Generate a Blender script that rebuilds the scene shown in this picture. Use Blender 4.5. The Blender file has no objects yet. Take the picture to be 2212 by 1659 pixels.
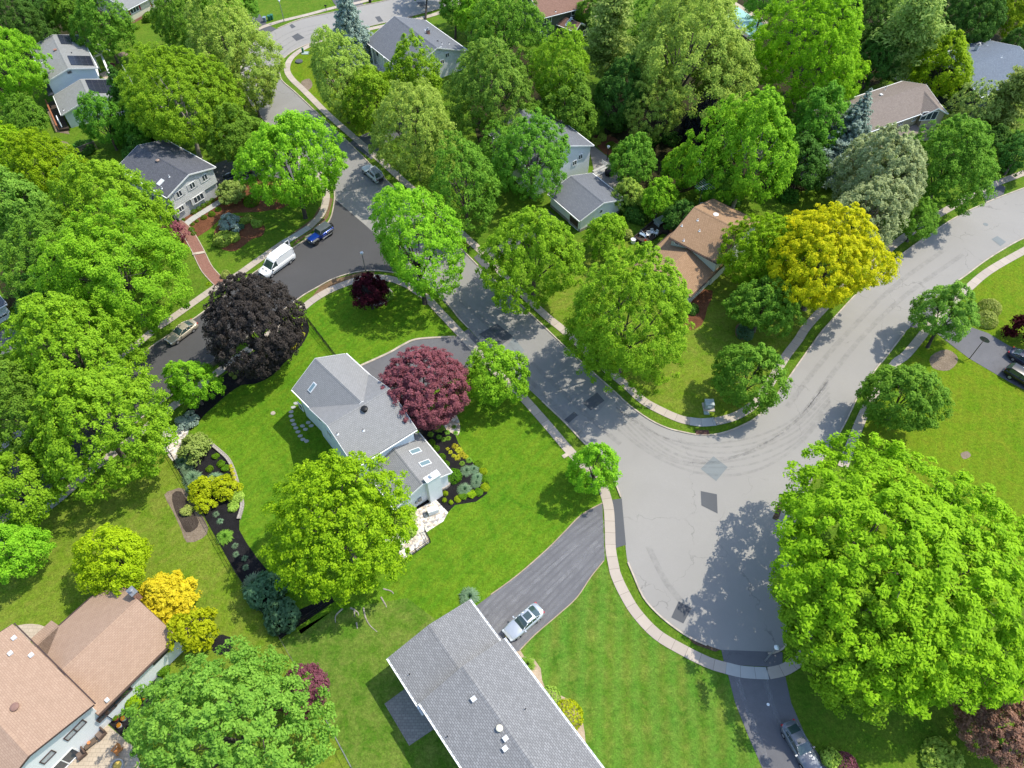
import bpy, math, random
import numpy as np
from mathutils import Vector, Matrix
PI=math.pi; R_=math.radians
SC=bpy.context.scene; COL=SC.collection
# ------------------------------------------------------------------ camera
FPX=1590.0; PITCH=R_(52.5); CAMH=79.0
SN,CS=math.sin(PITCH),math.cos(PITCH)
def at(x,y,z=0.0):
    """world point at height z seen at photo position x,y (photo measured 2212 wide)"""
    u=(x-1106)/FPX; v=(y-829.5)/FPX; t=(CAMH-z)/(SN+v*CS)
    return Vector((u*t,(CS-v*SN)*t,z))
def ppm(y,z=0.0):
    return FPX*(SN+(y-829.5)/FPX*CS)/(CAMH-z)
cam=bpy.data.cameras.new('camera'); co=bpy.data.objects.new('camera',cam); COL.objects.link(co)
co.location=(0,0,CAMH); co.rotation_euler=(PI/2-PITCH,0,0)
cam.sensor_width=36; cam.lens=FPX/2212*36; cam.clip_start=1; cam.clip_end=3000
SC.camera=co
# ------------------------------------------------------------------ light
SUN_AZ=R_(23); SUN_EL=R_(57)
w=bpy.data.worlds.new('World'); SC.world=w; w.use_nodes=True
nt=w.node_tree; sky=nt.nodes.new('ShaderNodeTexSky'); sky.sky_type='NISHITA'; sky.sun_disc=False
sky.sun_elevation=SUN_EL; sky.sun_rotation=PI/2-SUN_AZ
nt.links.new(sky.outputs[0],nt.nodes['Background'].inputs[0]); nt.nodes['Background'].inputs[1].default_value=0.15
sl=bpy.data.lights.new('sun','SUN'); sl.energy=2.5; sl.angle=R_(0.5); sl.color=(1,.94,.80)
so=bpy.data.objects.new('sun',sl); COL.objects.link(so)
so.rotation_euler=Vector((math.cos(SUN_AZ)*math.cos(SUN_EL),math.sin(SUN_AZ)*math.cos(SUN_EL),math.sin(SUN_EL))).to_track_quat('Z','Y').to_euler()
SC.view_settings.view_transform='Standard'; SC.view_settings.look='None'; SC.view_settings.exposure=1.08; SC.view_settings.gamma=1
SC.render.engine='CYCLES'; SC.cycles.max_bounces=6; SC.cycles.diffuse_bounces=3; SC.cycles.transmission_bounces=3; SC.cycles.transparent_max_bounces=6
# ------------------------------------------------------------------ materials
MATS={}
def newmat(n):
    m=bpy.data.materials.new(n); m.use_nodes=True; nt=m.node_tree; nt.nodes.clear()
    out=nt.nodes.new('ShaderNodeOutputMaterial'); return m,nt,out
def N(nt,t,**k):
    n=nt.nodes.new(t)
    for a,b in k.items():
        if a[0]=='i' and a[1:].isdigit(): n.inputs[int(a[1:])].default_value=b
        else: setattr(n,a,b)
    return n
def c4(c): return (c[0],c[1],c[2],1)
def mixc(nt,f,a,b,mode='MIX',fac=None):
    m=nt.nodes.new('ShaderNodeMix'); m.data_type='RGBA'; m.blend_type=mode
    if fac is not None: m.inputs[0].default_value=fac
    if f is not None: nt.links.new(f,m.inputs[0])
    for s,i in ((a,6),(b,7)):
        if isinstance(s,tuple): m.inputs[i].default_value=c4(s)
        else: nt.links.new(s,m.inputs[i])
    return m.outputs[2]
def rampf(nt,src,lo,hi):
    m=N(nt,'ShaderNodeMapRange'); m.inputs[1].default_value=lo; m.inputs[2].default_value=hi
    nt.links.new(src,m.inputs[0]); return m.outputs[0]
def noise(nt,co,scale,detail=3,rough=.55,dist=0):
    n=N(nt,'ShaderNodeTexNoise'); n.inputs['Scale'].default_value=scale; n.inputs['Detail'].default_value=detail
    n.inputs['Roughness'].default_value=rough; n.inputs['Distortion'].default_value=dist
    if co is not None: nt.links.new(co,n.inputs['Vector'])
    return n.outputs[0]
def finish(nt,out,col,rough=.8,bump=None,bs=.3,bd=.02,metal=0,spec=.3):
    b=N(nt,'ShaderNodeBsdfPrincipled')
    if isinstance(col,tuple): b.inputs['Base Color'].default_value=c4(col)
    else: nt.links.new(col,b.inputs['Base Color'])
    b.inputs['Roughness'].default_value=rough; b.inputs['Metallic'].default_value=metal; b.inputs['Specular IOR Level'].default_value=spec
    if bump is not None:
        bn=N(nt,'ShaderNodeBump'); bn.inputs['Strength'].default_value=bs; bn.inputs['Distance'].default_value=bd
        nt.links.new(bump,bn.inputs['Height']); nt.links.new(bn.outputs[0],b.inputs['Normal'])
    nt.links.new(b.outputs[0],out.inputs[0]); return b
def plain(n,c,rough=.7,var=.12,scale=3,metal=0,spec=.3):
    """colour with small procedural variation"""
    if n in MATS: return MATS[n]
    m,nt,out=newmat(n); tc=N(nt,'ShaderNodeTexCoord').outputs['Object']
    f=noise(nt,tc,scale,4)
    col=mixc(nt,rampf(nt,f,.3,.7),tuple(x*(1-var) for x in c),tuple(min(1,x*(1+var)) for x in c))
    finish(nt,out,col,rough,f,.15,.01,metal,spec); MATS[n]=m; return m
def grass(n,c1,c2,c3,stripe=None,sw=.9,samt=.25):
    m,nt,out=newmat(n); tc=N(nt,'ShaderNodeTexCoord').outputs['Object']
    big=rampf(nt,noise(nt,tc,.13,3,.6,.4),.32,.68); mid=rampf(nt,noise(nt,tc,.55,5,.72,.5),.38,.66); fin=rampf(nt,noise(nt,tc,6,3,.75),.25,.75)
    g=rampf(nt,noise(nt,tc,2.6,5,.75,.6),.3,.7)
    col=mixc(nt,big,c1,c2); 
    mm=N(nt,'ShaderNodeMath',operation='MULTIPLY'); nt.links.new(mid,mm.inputs[0]); mm.inputs[1].default_value=.7
    col=mixc(nt,mm.outputs[0],col,c3)
    if stripe is not None:
        mp=N(nt,'ShaderNodeMapping'); mp.inputs['Rotation'].default_value=(0,0,R_(stripe)); nt.links.new(tc,mp.inputs[0])
        wv=N(nt,'ShaderNodeTexWave'); wv.inputs['Scale'].default_value=.314/sw; wv.inputs['Distortion'].default_value=2.2; wv.inputs['Detail'].default_value=2; wv.inputs['Detail Scale'].default_value=.6
        nt.links.new(mp.outputs[0],wv.inputs[0])
        mm=N(nt,'ShaderNodeMath',operation='MULTIPLY'); nt.links.new(wv.outputs['Fac'],mm.inputs[0]); mm.inputs[1].default_value=samt
        col=mixc(nt,mm.outputs[0],col,tuple(min(1,x*1.75+.01) for x in c1))
    k=N(nt,'ShaderNodeMath',operation='MULTIPLY_ADD'); nt.links.new(fin,k.inputs[0]); k.inputs[1].default_value=.62; k.inputs[2].default_value=.66
    k2=N(nt,'ShaderNodeMath',operation='MULTIPLY_ADD'); nt.links.new(g,k2.inputs[0]); k2.inputs[1].default_value=.7; k2.inputs[2].default_value=.66
    k3=N(nt,'ShaderNodeMath',operation='MULTIPLY'); nt.links.new(k.outputs[0],k3.inputs[0]); nt.links.new(k2.outputs[0],k3.inputs[1])
    cb=N(nt,'ShaderNodeCombineColor')
    for i in range(3): nt.links.new(k3.outputs[0],cb.inputs[i])
    col=mixc(nt,None,col,cb.outputs[0],'MULTIPLY',1.0)
    ad=N(nt,'ShaderNodeMath',operation='ADD'); nt.links.new(fin,ad.inputs[0]); nt.links.new(g,ad.inputs[1])
    finish(nt,out,col,.95,ad.outputs[0],.6,.06,0,.1); MATS[n]=m; return m
def asphalt(n,c,crack=.5,cs=.11,var=.16,joint=False,spots=0.0):
    m,nt,out=newmat(n); tc=N(nt,'ShaderNodeTexCoord').outputs['Object']
    big=rampf(nt,noise(nt,tc,.12,4,.6,.6),.3,.7); fin=rampf(nt,noise(nt,tc,14,2,.7),.2,.8); mid=rampf(nt,noise(nt,tc,1.1,5,.7),.3,.7)
    lo=tuple(x*(1-var) for x in c); hi=tuple(min(1,x*(1+var)) for x in c)
    col=mixc(nt,big,lo,hi); col=mixc(nt,fin,tuple(x*.86 for x in c),col); 
    mm=N(nt,'ShaderNodeMath',operation='MULTIPLY'); nt.links.new(mid,mm.inputs[0]); mm.inputs[1].default_value=.4
    col=mixc(nt,mm.outputs[0],col,lo)
    if crack>0:
        w2=N(nt,'ShaderNodeTexNoise'); w2.inputs['Scale'].default_value=.6; w2.inputs['Detail'].default_value=4; nt.links.new(tc,w2.inputs['Vector'])
        va=N(nt,'ShaderNodeVectorMath',operation='MULTIPLY_ADD'); nt.links.new(w2.outputs[1],va.inputs[0]); va.inputs[1].default_value=(3.2,3.2,0); nt.links.new(tc,va.inputs[2])
        vo=N(nt,'ShaderNodeTexVoronoi',feature='DISTANCE_TO_EDGE'); vo.inputs['Scale'].default_value=cs; nt.links.new(va.outputs[0],vo.inputs['Vector'])
        lt=N(nt,'ShaderNodeMapRange'); lt.inputs[1].default_value=.0; lt.inputs[2].default_value=.0045; lt.inputs[3].default_value=crack; lt.inputs[4].default_value=0
        nt.links.new(vo.outputs[0],lt.inputs[0])
        br=N(nt,'ShaderNodeMath',operation='MULTIPLY'); nt.links.new(lt.outputs[0],br.inputs[0]); nt.links.new(rampf(nt,noise(nt,tc,.25,2),.42,.55),br.inputs[1])
        col=mixc(nt,br.outputs[0],col,tuple(x*.4 for x in c))
    if spots>0:
        sp=rampf(nt,noise(nt,tc,.5,2,.5),.64,.72); mm=N(nt,'ShaderNodeMath',operation='MULTIPLY'); nt.links.new(sp,mm.inputs[0]); mm.inputs[1].default_value=spots
        col=mixc(nt,mm.outputs[0],col,tuple(x*.45 for x in c))
    finish(nt,out,col,.9,fin,.35,.015,0,.2); MATS[n]=m; return m
def bricks(n,c1,c2,mortar,bw,rh,ms=.012,rough=.85,off=.5,blot=.3,bs=.3,worn=None):
    """rows on the UV map in metres: shingles, siding, pavers, bricks, sidewalk slabs"""
    m,nt,out=newmat(n); t=N(nt,'ShaderNodeTexCoord'); uv=t.outputs['UV']
    b=N(nt,'ShaderNodeTexBrick'); b.offset=off; nt.links.new(uv,b.inputs['Vector'])
    b.inputs['Color1'].default_value=c4(c1); b.inputs['Color2'].default_value=c4(c2); b.inputs['Mortar'].default_value=c4(mortar)
    b.inputs['Scale'].default_value=1; b.inputs['Mortar Size'].default_value=ms; b.inputs['Mortar Smooth'].default_value=.2; b.inputs['Brick Width'].default_value=bw; b.inputs['Row Height'].default_value=rh
    f=rampf(nt,noise(nt,t.outputs['Object'],1.1,5,.65),.3,.7); g=rampf(nt,noise(nt,t.outputs['Object'],9,3,.7),.25,.75)
    mm=N(nt,'ShaderNodeMath',operation='MULTIPLY'); nt.links.new(f,mm.inputs[0]); mm.inputs[1].default_value=blot
    col=mixc(nt,mm.outputs[0],b.outputs[0],worn or tuple(x*.6 for x in c1))
    mm=N(nt,'ShaderNodeMath',operation='MULTIPLY'); nt.links.new(g,mm.inputs[0]); mm.inputs[1].default_value=blot*.9
    col=mixc(nt,mm.outputs[0],col,tuple(min(1,x*1.35) for x in c2))
    iv=N(nt,'ShaderNodeMath',operation='SUBTRACT'); iv.inputs[0].default_value=1; nt.links.new(b.outputs['Fac'],iv.inputs[1])
    finish(nt,out,col,rough,iv.outputs[0],bs,.02,0,.25); MATS[n]=m; return m
def pebbles(n,cols,scale,rough=.8):
    m,nt,out=newmat(n); tc=N(nt,'ShaderNodeTexCoord').outputs['Object']
    v=N(nt,'ShaderNodeTexVoronoi'); v.inputs['Scale'].default_value=scale; nt.links.new(tc,v.inputs['Vector'])
    r=N(nt,'ShaderNodeValToRGB'); r.color_ramp.interpolation='CONSTANT'; e=r.color_ramp.elements
    while len(e)<len(cols): e.new(.5)
    for i,c in enumerate(cols): e[i].position=i/len(cols); e[i].color=c4(c)
    s=N(nt,'ShaderNodeSeparateColor'); nt.links.new(v.outputs['Color'],s.inputs[0]); nt.links.new(s.outputs[0],r.inputs[0])
    d=N(nt,'ShaderNodeMath',operation='SUBTRACT'); d.inputs[0].default_value=1; nt.links.new(v.outputs['Distance'],d.inputs[1])
    finish(nt,out,r.outputs[0],rough,d.outputs[0],.7,.06); MATS[n]=m; return m
def mulch(n,c1,c2,sc=6):
    m,nt,out=newmat(n); tc=N(nt,'ShaderNodeTexCoord').outputs['Object']
    f=rampf(nt,noise(nt,tc,sc,5,.75),.3,.7); b=rampf(nt,noise(nt,tc,.7,3),.35,.65)
    col=mixc(nt,f,c1,c2); col=mixc(nt,b,col,c1) if False else mixc(nt,f,c1,mixc(nt,b,c2,tuple(x*.6 for x in c2)))
    finish(nt,out,col,.95,f,.8,.05,0,.1); MATS[n]=m; return m
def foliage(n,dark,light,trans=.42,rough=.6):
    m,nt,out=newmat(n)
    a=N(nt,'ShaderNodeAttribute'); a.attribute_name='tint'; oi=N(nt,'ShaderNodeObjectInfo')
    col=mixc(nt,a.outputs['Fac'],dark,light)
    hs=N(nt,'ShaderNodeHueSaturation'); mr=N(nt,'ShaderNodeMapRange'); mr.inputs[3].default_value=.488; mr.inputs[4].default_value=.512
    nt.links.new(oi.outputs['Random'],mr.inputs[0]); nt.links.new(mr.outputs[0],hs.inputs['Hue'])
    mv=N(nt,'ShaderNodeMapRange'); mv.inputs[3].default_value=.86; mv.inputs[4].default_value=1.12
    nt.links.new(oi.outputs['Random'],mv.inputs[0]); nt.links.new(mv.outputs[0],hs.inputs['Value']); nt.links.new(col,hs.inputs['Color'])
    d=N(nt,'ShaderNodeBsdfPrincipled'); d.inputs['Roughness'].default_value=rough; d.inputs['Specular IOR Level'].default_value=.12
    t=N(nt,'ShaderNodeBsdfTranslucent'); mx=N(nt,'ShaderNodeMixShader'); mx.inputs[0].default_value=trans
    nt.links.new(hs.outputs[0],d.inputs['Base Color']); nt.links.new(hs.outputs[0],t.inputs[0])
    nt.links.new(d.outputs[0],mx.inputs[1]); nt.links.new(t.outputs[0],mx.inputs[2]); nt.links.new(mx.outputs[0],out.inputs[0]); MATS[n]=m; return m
# ------------------------------------------------------------------ mesh building
class MB:
    def __init__(s): s.v=[]; s.f=[]; s.uv=[]; s.mi=[]
    def face(s,pts,uv=None,mi=0):
        b=len(s.v); s.v+= [tuple(p) for p in pts]; s.f.append(tuple(range(b,b+len(pts))))
        s.uv.append(uv or [(p[0],p[1]) for p in pts]); s.mi.append(mi)
    def box(s,c,d,rz=0,mi=0,rx=0,ry=0):
        M=Matrix.Translation(Vector(c))@Matrix.Rotation(rz,4,'Z')@Matrix.Rotation(ry,4,'Y')@Matrix.Rotation(rx,4,'X')
        x,y,z=d[0]/2,d[1]/2,d[2]/2
        P=[M@Vector(p) for p in ((-x,-y,-z),(x,-y,-z),(x,y,-z),(-x,y,-z),(-x,-y,z),(x,-y,z),(x,y,z),(-x,y,z))]
        for q,(w,h) in (((0,3,2,1),(d[0],d[1])),((4,5,6,7),(d[0],d[1])),((0,1,5,4),(d[0],d[2])),((1,2,6,5),(d[1],d[2])),((2,3,7,6),(d[0],d[2])),((3,0,4,7),(d[1],d[2]))):
            s.face([P[i] for i in q],[(0,0),(w,0),(w,h),(0,h)],mi)
    def tube(s,p0,p1,r0,r1,n=8,cap=True,mi=0):
        p0,p1=Vector(p0),Vector(p1); d=(p1-p0)
        if d.length<1e-6: return
        q=d.to_track_quat('Z','Y'); L=d.length
        A=[p0+q@Vector((r0*math.cos(2*PI*i/n),r0*math.sin(2*PI*i/n),0)) for i in range(n)]
        B=[p1+q@Vector((r1*math.cos(2*PI*i/n),r1*math.sin(2*PI*i/n),0)) for i in range(n)]
        for i in range(n):
            j=(i+1)%n; s.face([A[i],A[j],B[j],B[i]],[(i/n,0),((i+1)/n,0),((i+1)/n,L),(i/n,L)],mi)
        if cap:
            s.face(B,None,mi); s.face(A[::-1],None,mi)
    def path(s,pts,rs,n=7):
        """one bent tapering tube through pts"""
        pts=[Vector(p) for p in pts]; rings=[]
        for k,p in enumerate(pts):
            d=(pts[min(k+1,len(pts)-1)]-pts[max(k-1,0)]).normalized(); q=d.to_track_quat('Z','Y')
            b=len(s.v); s.v+=[tuple(p+q@Vector((rs[k]*math.cos(2*PI*i/n),rs[k]*math.sin(2*PI*i/n),0))) for i in range(n)]; rings.append(b)
        for k in range(len(pts)-1):
            a,b=rings[k],rings[k+1]
            da=[Vector(s.v[a]).__sub__(Vector(s.v[b+i])).length for i in range(n)]; o=da.index(min(da))
            for i in range(n):
                j=(i+1)%n; s.f.append((a+i,a+j,b+(j+o)%n,b+(i+o)%n)); s.uv.append([(0,0),(1,0),(1,1),(0,1)]); s.mi.append(0)
    def lathe(s,c,prof,n=14,mi=0):
        c=Vector(c); rings=[[c+Vector((r*math.cos(2*PI*i/n),r*math.sin(2*PI*i/n),z)) for i in range(n)] for r,z in prof]
        for A,B in zip(rings,rings[1:]):
            for i in range(n):
                j=(i+1)%n; s.face([A[i],A[j],B[j],B[i]],None,mi)
        if prof[-1][0]>1e-4: s.face(rings[-1],None,mi)
    def prism(s,poly,z0,z1,mi=0):
        """vertical prism over a flat outline of Vectors"""
        a=sum(p[0]*q[1]-q[0]*p[1] for p,q in zip(poly,poly[1:]+poly[:1]))
        if a<0: poly=poly[::-1]
        s.face([(p[0],p[1],z1) for p in poly],None,mi); s.face([(p[0],p[1],z0) for p in poly[::-1]],None,mi)
        d=0
        for p,q in zip(poly,poly[1:]+poly[:1]):
            l=math.hypot(q[0]-p[0],q[1]-p[1])
            s.face([(p[0],p[1],z0),(q[0],q[1],z0),(q[0],q[1],z1),(p[0],p[1],z1)],[(d,z0),(d+l,z0),(d+l,z1),(d,z1)],mi); d+=l
    def build(s,name,mats,parent=None,smooth=False,org=None,weld=False):
        if not isinstance(mats,(list,tuple)): mats=[mats]
        me=bpy.data.meshes.new(name)
        o=Vector((0,0,0))
        if org is not None: o=Vector(org)
        elif parent is not None: o=worldloc(parent)
        vs=[(v[0]-o[0],v[1]-o[1],v[2]-o[2]) for v in s.v]
        me.from_pydata(vs,[],s.f); ul=me.uv_layers.new(name='UVMap')
        ul.data.foreach_set('uv',[c for u in s.uv for p in u for c in p])
        for m in mats: me.materials.append(m)
        me.polygons.foreach_set('material_index',s.mi)
        if smooth: me.polygons.foreach_set('use_smooth',[True]*len(s.f))
        me.update()
        if weld:
            import bmesh
            bm=bmesh.new(); bm.from_mesh(me); bmesh.ops.remove_doubles(bm,verts=bm.verts,dist=1e-4); bm.to_mesh(me); bm.free()
        ob=bpy.data.objects.new(name,me); COL.objects.link(ob)
        if parent is not None: ob.parent=parent
        elif org is not None: ob.location=o
        return ob
def worldloc(o):
    l=Vector(o.location)
    while o.parent: o=o.parent; l+=Vector(o.location)
    return l
def tag(o,label=None,cat=None,group=None,kind=None):
    if label: o['label']=label
    if cat: o['category']=cat
    if group: o['group']=group
    if kind: o['kind']=kind
    return o
def empty(name,loc,label,cat,group=None,rz=0):
    o=bpy.data.objects.new(name,None); COL.objects.link(o); o.location=loc; o.rotation_euler=(0,0,rz); o.empty_display_size=.5
    return tag(o,label,cat,group)
def smooth(P,n=4,closed=False):
    P=[Vector(p) for p in P]; out=[]; m=len(P)
    for i in range(m if closed else m-1):
        if closed: a,b,c,d=P[i-1],P[i],P[(i+1)%m],P[(i+2)%m]
        else: a,b,c,d=P[max(i-1,0)],P[i],P[i+1],P[min(i+2,m-1)]
        for k in range(n):
            t=k/n; out.append(.5*((2*b)+(c-a)*t+(2*a-5*b+4*c-d)*t*t+(3*b-a-3*c+d)*t**3))
    if not closed: out.append(P[-1])
    return out
def W(pts,z=0): return [at(x,y,z) for x,y in pts]
def sheet(name,pts,z,m,sm=0,kind='structure',thick=0):
    P=W(pts)
    if sm: P=smooth(P,sm,True)
    mb=MB()
    if thick: mb.prism(P,-.05,z)
    else:
        a=sum(p[0]*q[1]-q[0]*p[1] for p,q in zip(P,P[1:]+P[:1]))
        if a<0: P=P[::-1]
        mb.face([(p[0],p[1],z) for p in P])
    return tag(mb.build(name,m),kind=kind)
def strip(name,pts,width,z,m,h=0,sm=4,off=0,kind='structure'):
    """band of given width along a line; h>0 makes it a raised bar"""
    P=W(pts); P=smooth(P,sm) if sm else P
    mb=MB(); L=[];Rr=[];D=[];d=0
    for i,p in enumerate(P):
        t=(P[min(i+1,len(P)-1)]-P[max(i-1,0)]); t.z=0; t.normalize(); n=Vector((-t.y,t.x,0))
        L.append(p+n*(off+width/2)); Rr.append(p+n*(off-width/2))
        if i: d+=(p-P[i-1]).length
        D.append(d)
    for i in range(len(P)-1):
        a,b,c,e=Rr[i],Rr[i+1],L[i+1],L[i]
        up=lambda q,zz:(q[0],q[1],zz)
        mb.face([up(a,z+h),up(b,z+h),up(c,z+h),up(e,z+h)],[(D[i],0),(D[i+1],0),(D[i+1],width),(D[i],width)])
        if h:
            mb.face([up(a,z),up(b,z),up(b,z+h),up(a,z+h)]); mb.face([up(c,z),up(e,z),up(e,z+h),up(c,z+h)])
    return tag(mb.build(name,m),kind=kind)
# ------------------------------------------------------------------ setting materials
g_mid=grass('grass_mid',(.06,.145,.008),(.09,.17,.010),(.13,.18,.02))
g_em=grass('grass_emerald',(.055,.15,.005),(.09,.185,.007),(.15,.22,.014),40,1.1,.16)
g_ol=grass('grass_olive',(.085,.165,.004),(.11,.19,.006),(.16,.18,.012),25,1.4,.10)
g_ye=grass('grass_yellow',(.085,.16,.008),(.13,.20,.012),(.19,.20,.035),60,1.2,.12)
g_st=grass('grass_striped',(.045,.125,.009),(.085,.165,.012),(.17,.20,.035),6,1.9,.42)
g_bk=grass('grass_back',(.05,.135,.008),(.085,.165,.014),(.18,.21,.045))
g_wd=mulch('woodland_floor',(.018,.022,.008),(.06,.05,.022),2.5)
a_old=asphalt('asphalt_old',(.295,.282,.264),.55,.085,.10)
a_mid=asphalt('asphalt_street',(.25,.242,.230),.5,.085,.14)
a_new=asphalt('asphalt_new',(.080,.079,.082),.0,.1,.16,spots=.0)
a_drv=asphalt('asphalt_drive',(.140,.139,.148),.45,.07,.28)
a_dk=asphalt('asphalt_patch',(.10,.104,.112),.0,.1,.15)
a_gr=asphalt('asphalt_patch_pale',(.20,.22,.225),.0,.1,.12)
m_walk=bricks('sidewalk_slabs',(.43,.37,.31),(.36,.31,.265),(.13,.11,.09),1.5,4.0,.022,.9,0,.25,.2)
m_walkg=bricks('sidewalk_grey',(.40,.395,.375),(.36,.355,.34),(.14,.14,.13),1.5,4.0,.022,.9,0,.2,.2)
m_kerb=plain('kerb_concrete',(.42,.36,.29),.9,.25,1.2)
m_brick=bricks('brick_path',(.22,.10,.075),(.30,.15,.115),(.14,.09,.07),.22,.11,.012,.9,.5,.3)
m_paver=bricks('pavers',(.40,.33,.25),(.46,.38,.29),(.22,.18,.14),.5,.38,.018,.9,.5,.3)
m_paverg=bricks('pavers_grey',(.20,.19,.18),(.27,.255,.24),(.12,.11,.10),.42,.28,.02,.9,.5,.3)
m_mred=mulch('mulch_red',(.09,.035,.018),(.24,.105,.055),4)
m_mblk=mulch('mulch_black',(.009,.009,.010),(.028,.026,.028),7)
m_soil=mulch('bare_soil',(.15,.11,.075),(.31,.25,.19),5)
m_dirt=mulch('verge_dirt',(.12,.075,.04),(.27,.18,.11),5)
m_tan=mulch('tan_gravel',(.34,.25,.17),(.52,.42,.31),6)
m_grav=pebbles('pebbles_white',[(.55,.50,.44),(.66,.62,.58),(.42,.36,.30),(.60,.50,.40),(.30,.28,.28),(.70,.68,.64)],4.2)
m_rock=pebbles('river_rocks',[(.46,.36,.27),(.6,.52,.44),(.32,.26,.2),(.5,.45,.4)],2.6)
m_stone=bricks('stone_edging',(.40,.36,.31),(.30,.27,.24),(.10,.09,.08),.4,.3,.03,.9,.5,.4)
m_white=plain('white_paint',(.78,.78,.77),.6,.04)
m_black=plain('black_metal',(.012,.012,.013),.5,.2,metal=0)
m_wood=plain('dark_deck_wood',(.045,.035,.03),.8,.35,2)
m_woodg=plain('weathered_wood',(.16,.14,.115),.9,.3,3)
# ------------------------------------------------------------------ ground and lawns
mb=MB(); mb.face([(-700,-250,0),(700,-250,0),(700,900,0),(-700,900,0)]); tag(mb.build('ground',g_mid),kind='structure')
Z1=.012
sheet('lawn',[(655,672),(680,655),(720,635),(765,618),(830,612),(875,625),(908,648),(945,685),(993,735),(983,727),(903,732),(840,762),(778,792),(735,788),(668,705)],Z1,g_em)
sheet('lawn',[(668,705),(735,788),(840,842),(930,870),(1000,812),(1022,793),(1040,778),(1108,850),(1160,905),(1222,978),(1290,1045),(1303,1087),(1256,1112),(1218,1150),(1118,1242),(1035,1305),(950,1345),(880,1292),(720,1318),(650,1370),(590,1260),(517,1145),(527,1090),(497,995),(405,930),(440,897),(522,830),(620,777),(663,727)],Z1,g_em)
sheet('lawn',[(605,1385),(720,1318),(880,1292),(950,1345),(1035,1305),(1100,1420),(1250,1720),(790,1720),(690,1530)],Z1,g_bk)
sheet('lawn',[(1300,1214),(1327,1244),(1342,1277),(1369,1322),(1414,1372),(1472,1408),(1568,1446),(1575,1470),(1670,1720),(1280,1720),(1263,1582),(1178,1487),(1134,1419),(1122,1405),(1206,1327),(1276,1247)],Z1,g_st)
sheet('lawn',[(-120,1200),(95,1112),(345,950),(370,985),(515,1245),(605,1385),(690,1530),(790,1720),(-200,1720)],Z1,g_ye)
sheet('lawn',[(1843,962),(1872,890),(1937,788),(2000,716),(2070,757),(2094,775),(2179,825),(2330,905),(2400,1300),(1900,1300)],Z1,g_ol)
sheet('lawn',[(2090,630),(2137,590),(2330,480),(2360,810),(2179,747),(2134,720),(2060,680)],Z1,g_ol)
sheet('lawn',[(1173,672),(1222,712),(1260,747),(1350,826),(1391,862),(1434,886),(1506,908),(1556,906),(1600,890),(1692,770),(1742,700),(1770,650),(1600,560),(1480,590),(1350,520),(1230,560)],Z1,g_ye)
sheet('lawn',[(623,150),(632,170),(658,192),(683,217),(712,247),(758,287),(830,300),(860,200),(800,70),(735,84),(690,93),(655,110),(630,130)],Z1,g_ol,2)
for P in ([(1290,190),(1420,150),(1560,200),(1600,330),(1520,400),(1400,420),(1330,340)],[(-150,-60),(260,-60),(240,50),(120,130),(20,200),(-150,300)],[(1600,-30),(1800,-30),(1950,60),(1900,180),(1820,170),(1640,150)],[(1560,180),(1800,190),(1850,330),(1760,410),(1600,380)],[(2010,-40),(2300,-80),(2300,60),(2140,120)],[(1020,100),(1150,120),(1160,280),(1040,330)],[(0,590),(80,560),(140,620),(110,700),(30,690)]):
    sheet('woodland_floor',P,.016,g_wd,3)
# ------------------------------------------------------------------ streets
innerN=[(990,8),(943,21),(890,35),(855,44),(783,61),(733,74),(703,84),(665,96),(635,110),(615,125),(604,139),(604,155),(610,175),(635,197),(665,225),(703,262),(728,285),(760,315),(795,350),(835,390),(880,435),(940,488),(998,540),(1033,575),(1058,596),(1128,662),(1171,702),(1228,757),(1280,804),(1328,847),(1358,875),(1403,907),(1441,925),(1471,933),(1506,939.5),(1541,939.5),(1573,932),(1603,919.5),(1631,904),(1665,871),(1696,827),(1731,777),(1754,745),(1776,715),(1797,692),(1845,640),(1891,595),(1946,551),(1996,515),(2059,473),(2126,440),(2189,415),(2260,390),(2400,345)]
outerR=[(2400,450),(2280,488),(2212,515),(2174,535),(2126.5,565),(2084,597),(2061,612),(2010,655),(1971,702),(1954,719),(1911,775),(1896,792),(1871,829),(1851,860),(1829,907),(1801,957),(1770,1005),(1745,1055),(1727,1110),(1718,1165),(1716,1225),(1720,1290),(1715,1345),(1700,1390),(1680,1408),(1658,1412)]
bulb=[(1658,1412),(1606,1410),(1556,1404),(1526,1394),(1488.5,1377),(1451,1352),(1416,1322),(1388.5,1289),(1368,1243),(1356,1214.5),(1351,1177),(1347,1129),(1345,1099),(1341,1074.5),(1331,1049.5),(1315,1015),(1290,985),(1261,957),(1221,914.5),(1171,867),(1131,829.5),(1085,785),(1040.5,740),(1013,710),(990.5,687),(965.5,655),(940,635)]
cornerS=[(940,635),(923,618),(900,605),(870,594),(840,588),(808,585),(778,587),(748,593.5),(715.5,605),(688,620),(658,637),(633,655),(613,670),(540,724),(465,782),(390,840),(320,893),(250,948),(175,1005),(118,1048),(30,1115),(-120,1225)]
sideN=[(-120,1095),(0,1002),(120,912),(220,834),(300,772),(337.5,742),(357,730),(425,685),(462,657),(510,620),(553,587),(600,557),(635,535),(665,515),(690,497),(706,485),(715,470),(720,450),(723,425),(720,400)]
outerW=[(720,400),(700,380),(655,338),(612,300),(575,265),(545,228),(526,190),(520,155),(527,125),(543,97),(565,78),(600,62),(653,41),(725,26),(783,12),(840,0),(930,-25),(1000,-45)]
road=smooth(W(innerN),3)[:-1]+smooth(W(outerR),3)[:-1]+smooth(W(bulb),3)[:-1]+smooth(W(cornerS),3)+smooth(W(sideN),3)[:-1]+smooth(W(outerW),3)
mb=MB()
a=sum(p[0]*q[1]-q[0]*p[1] for p,q in zip(road,road[1:]+road[:1]))
if a<0: road=road[::-1]
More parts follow.
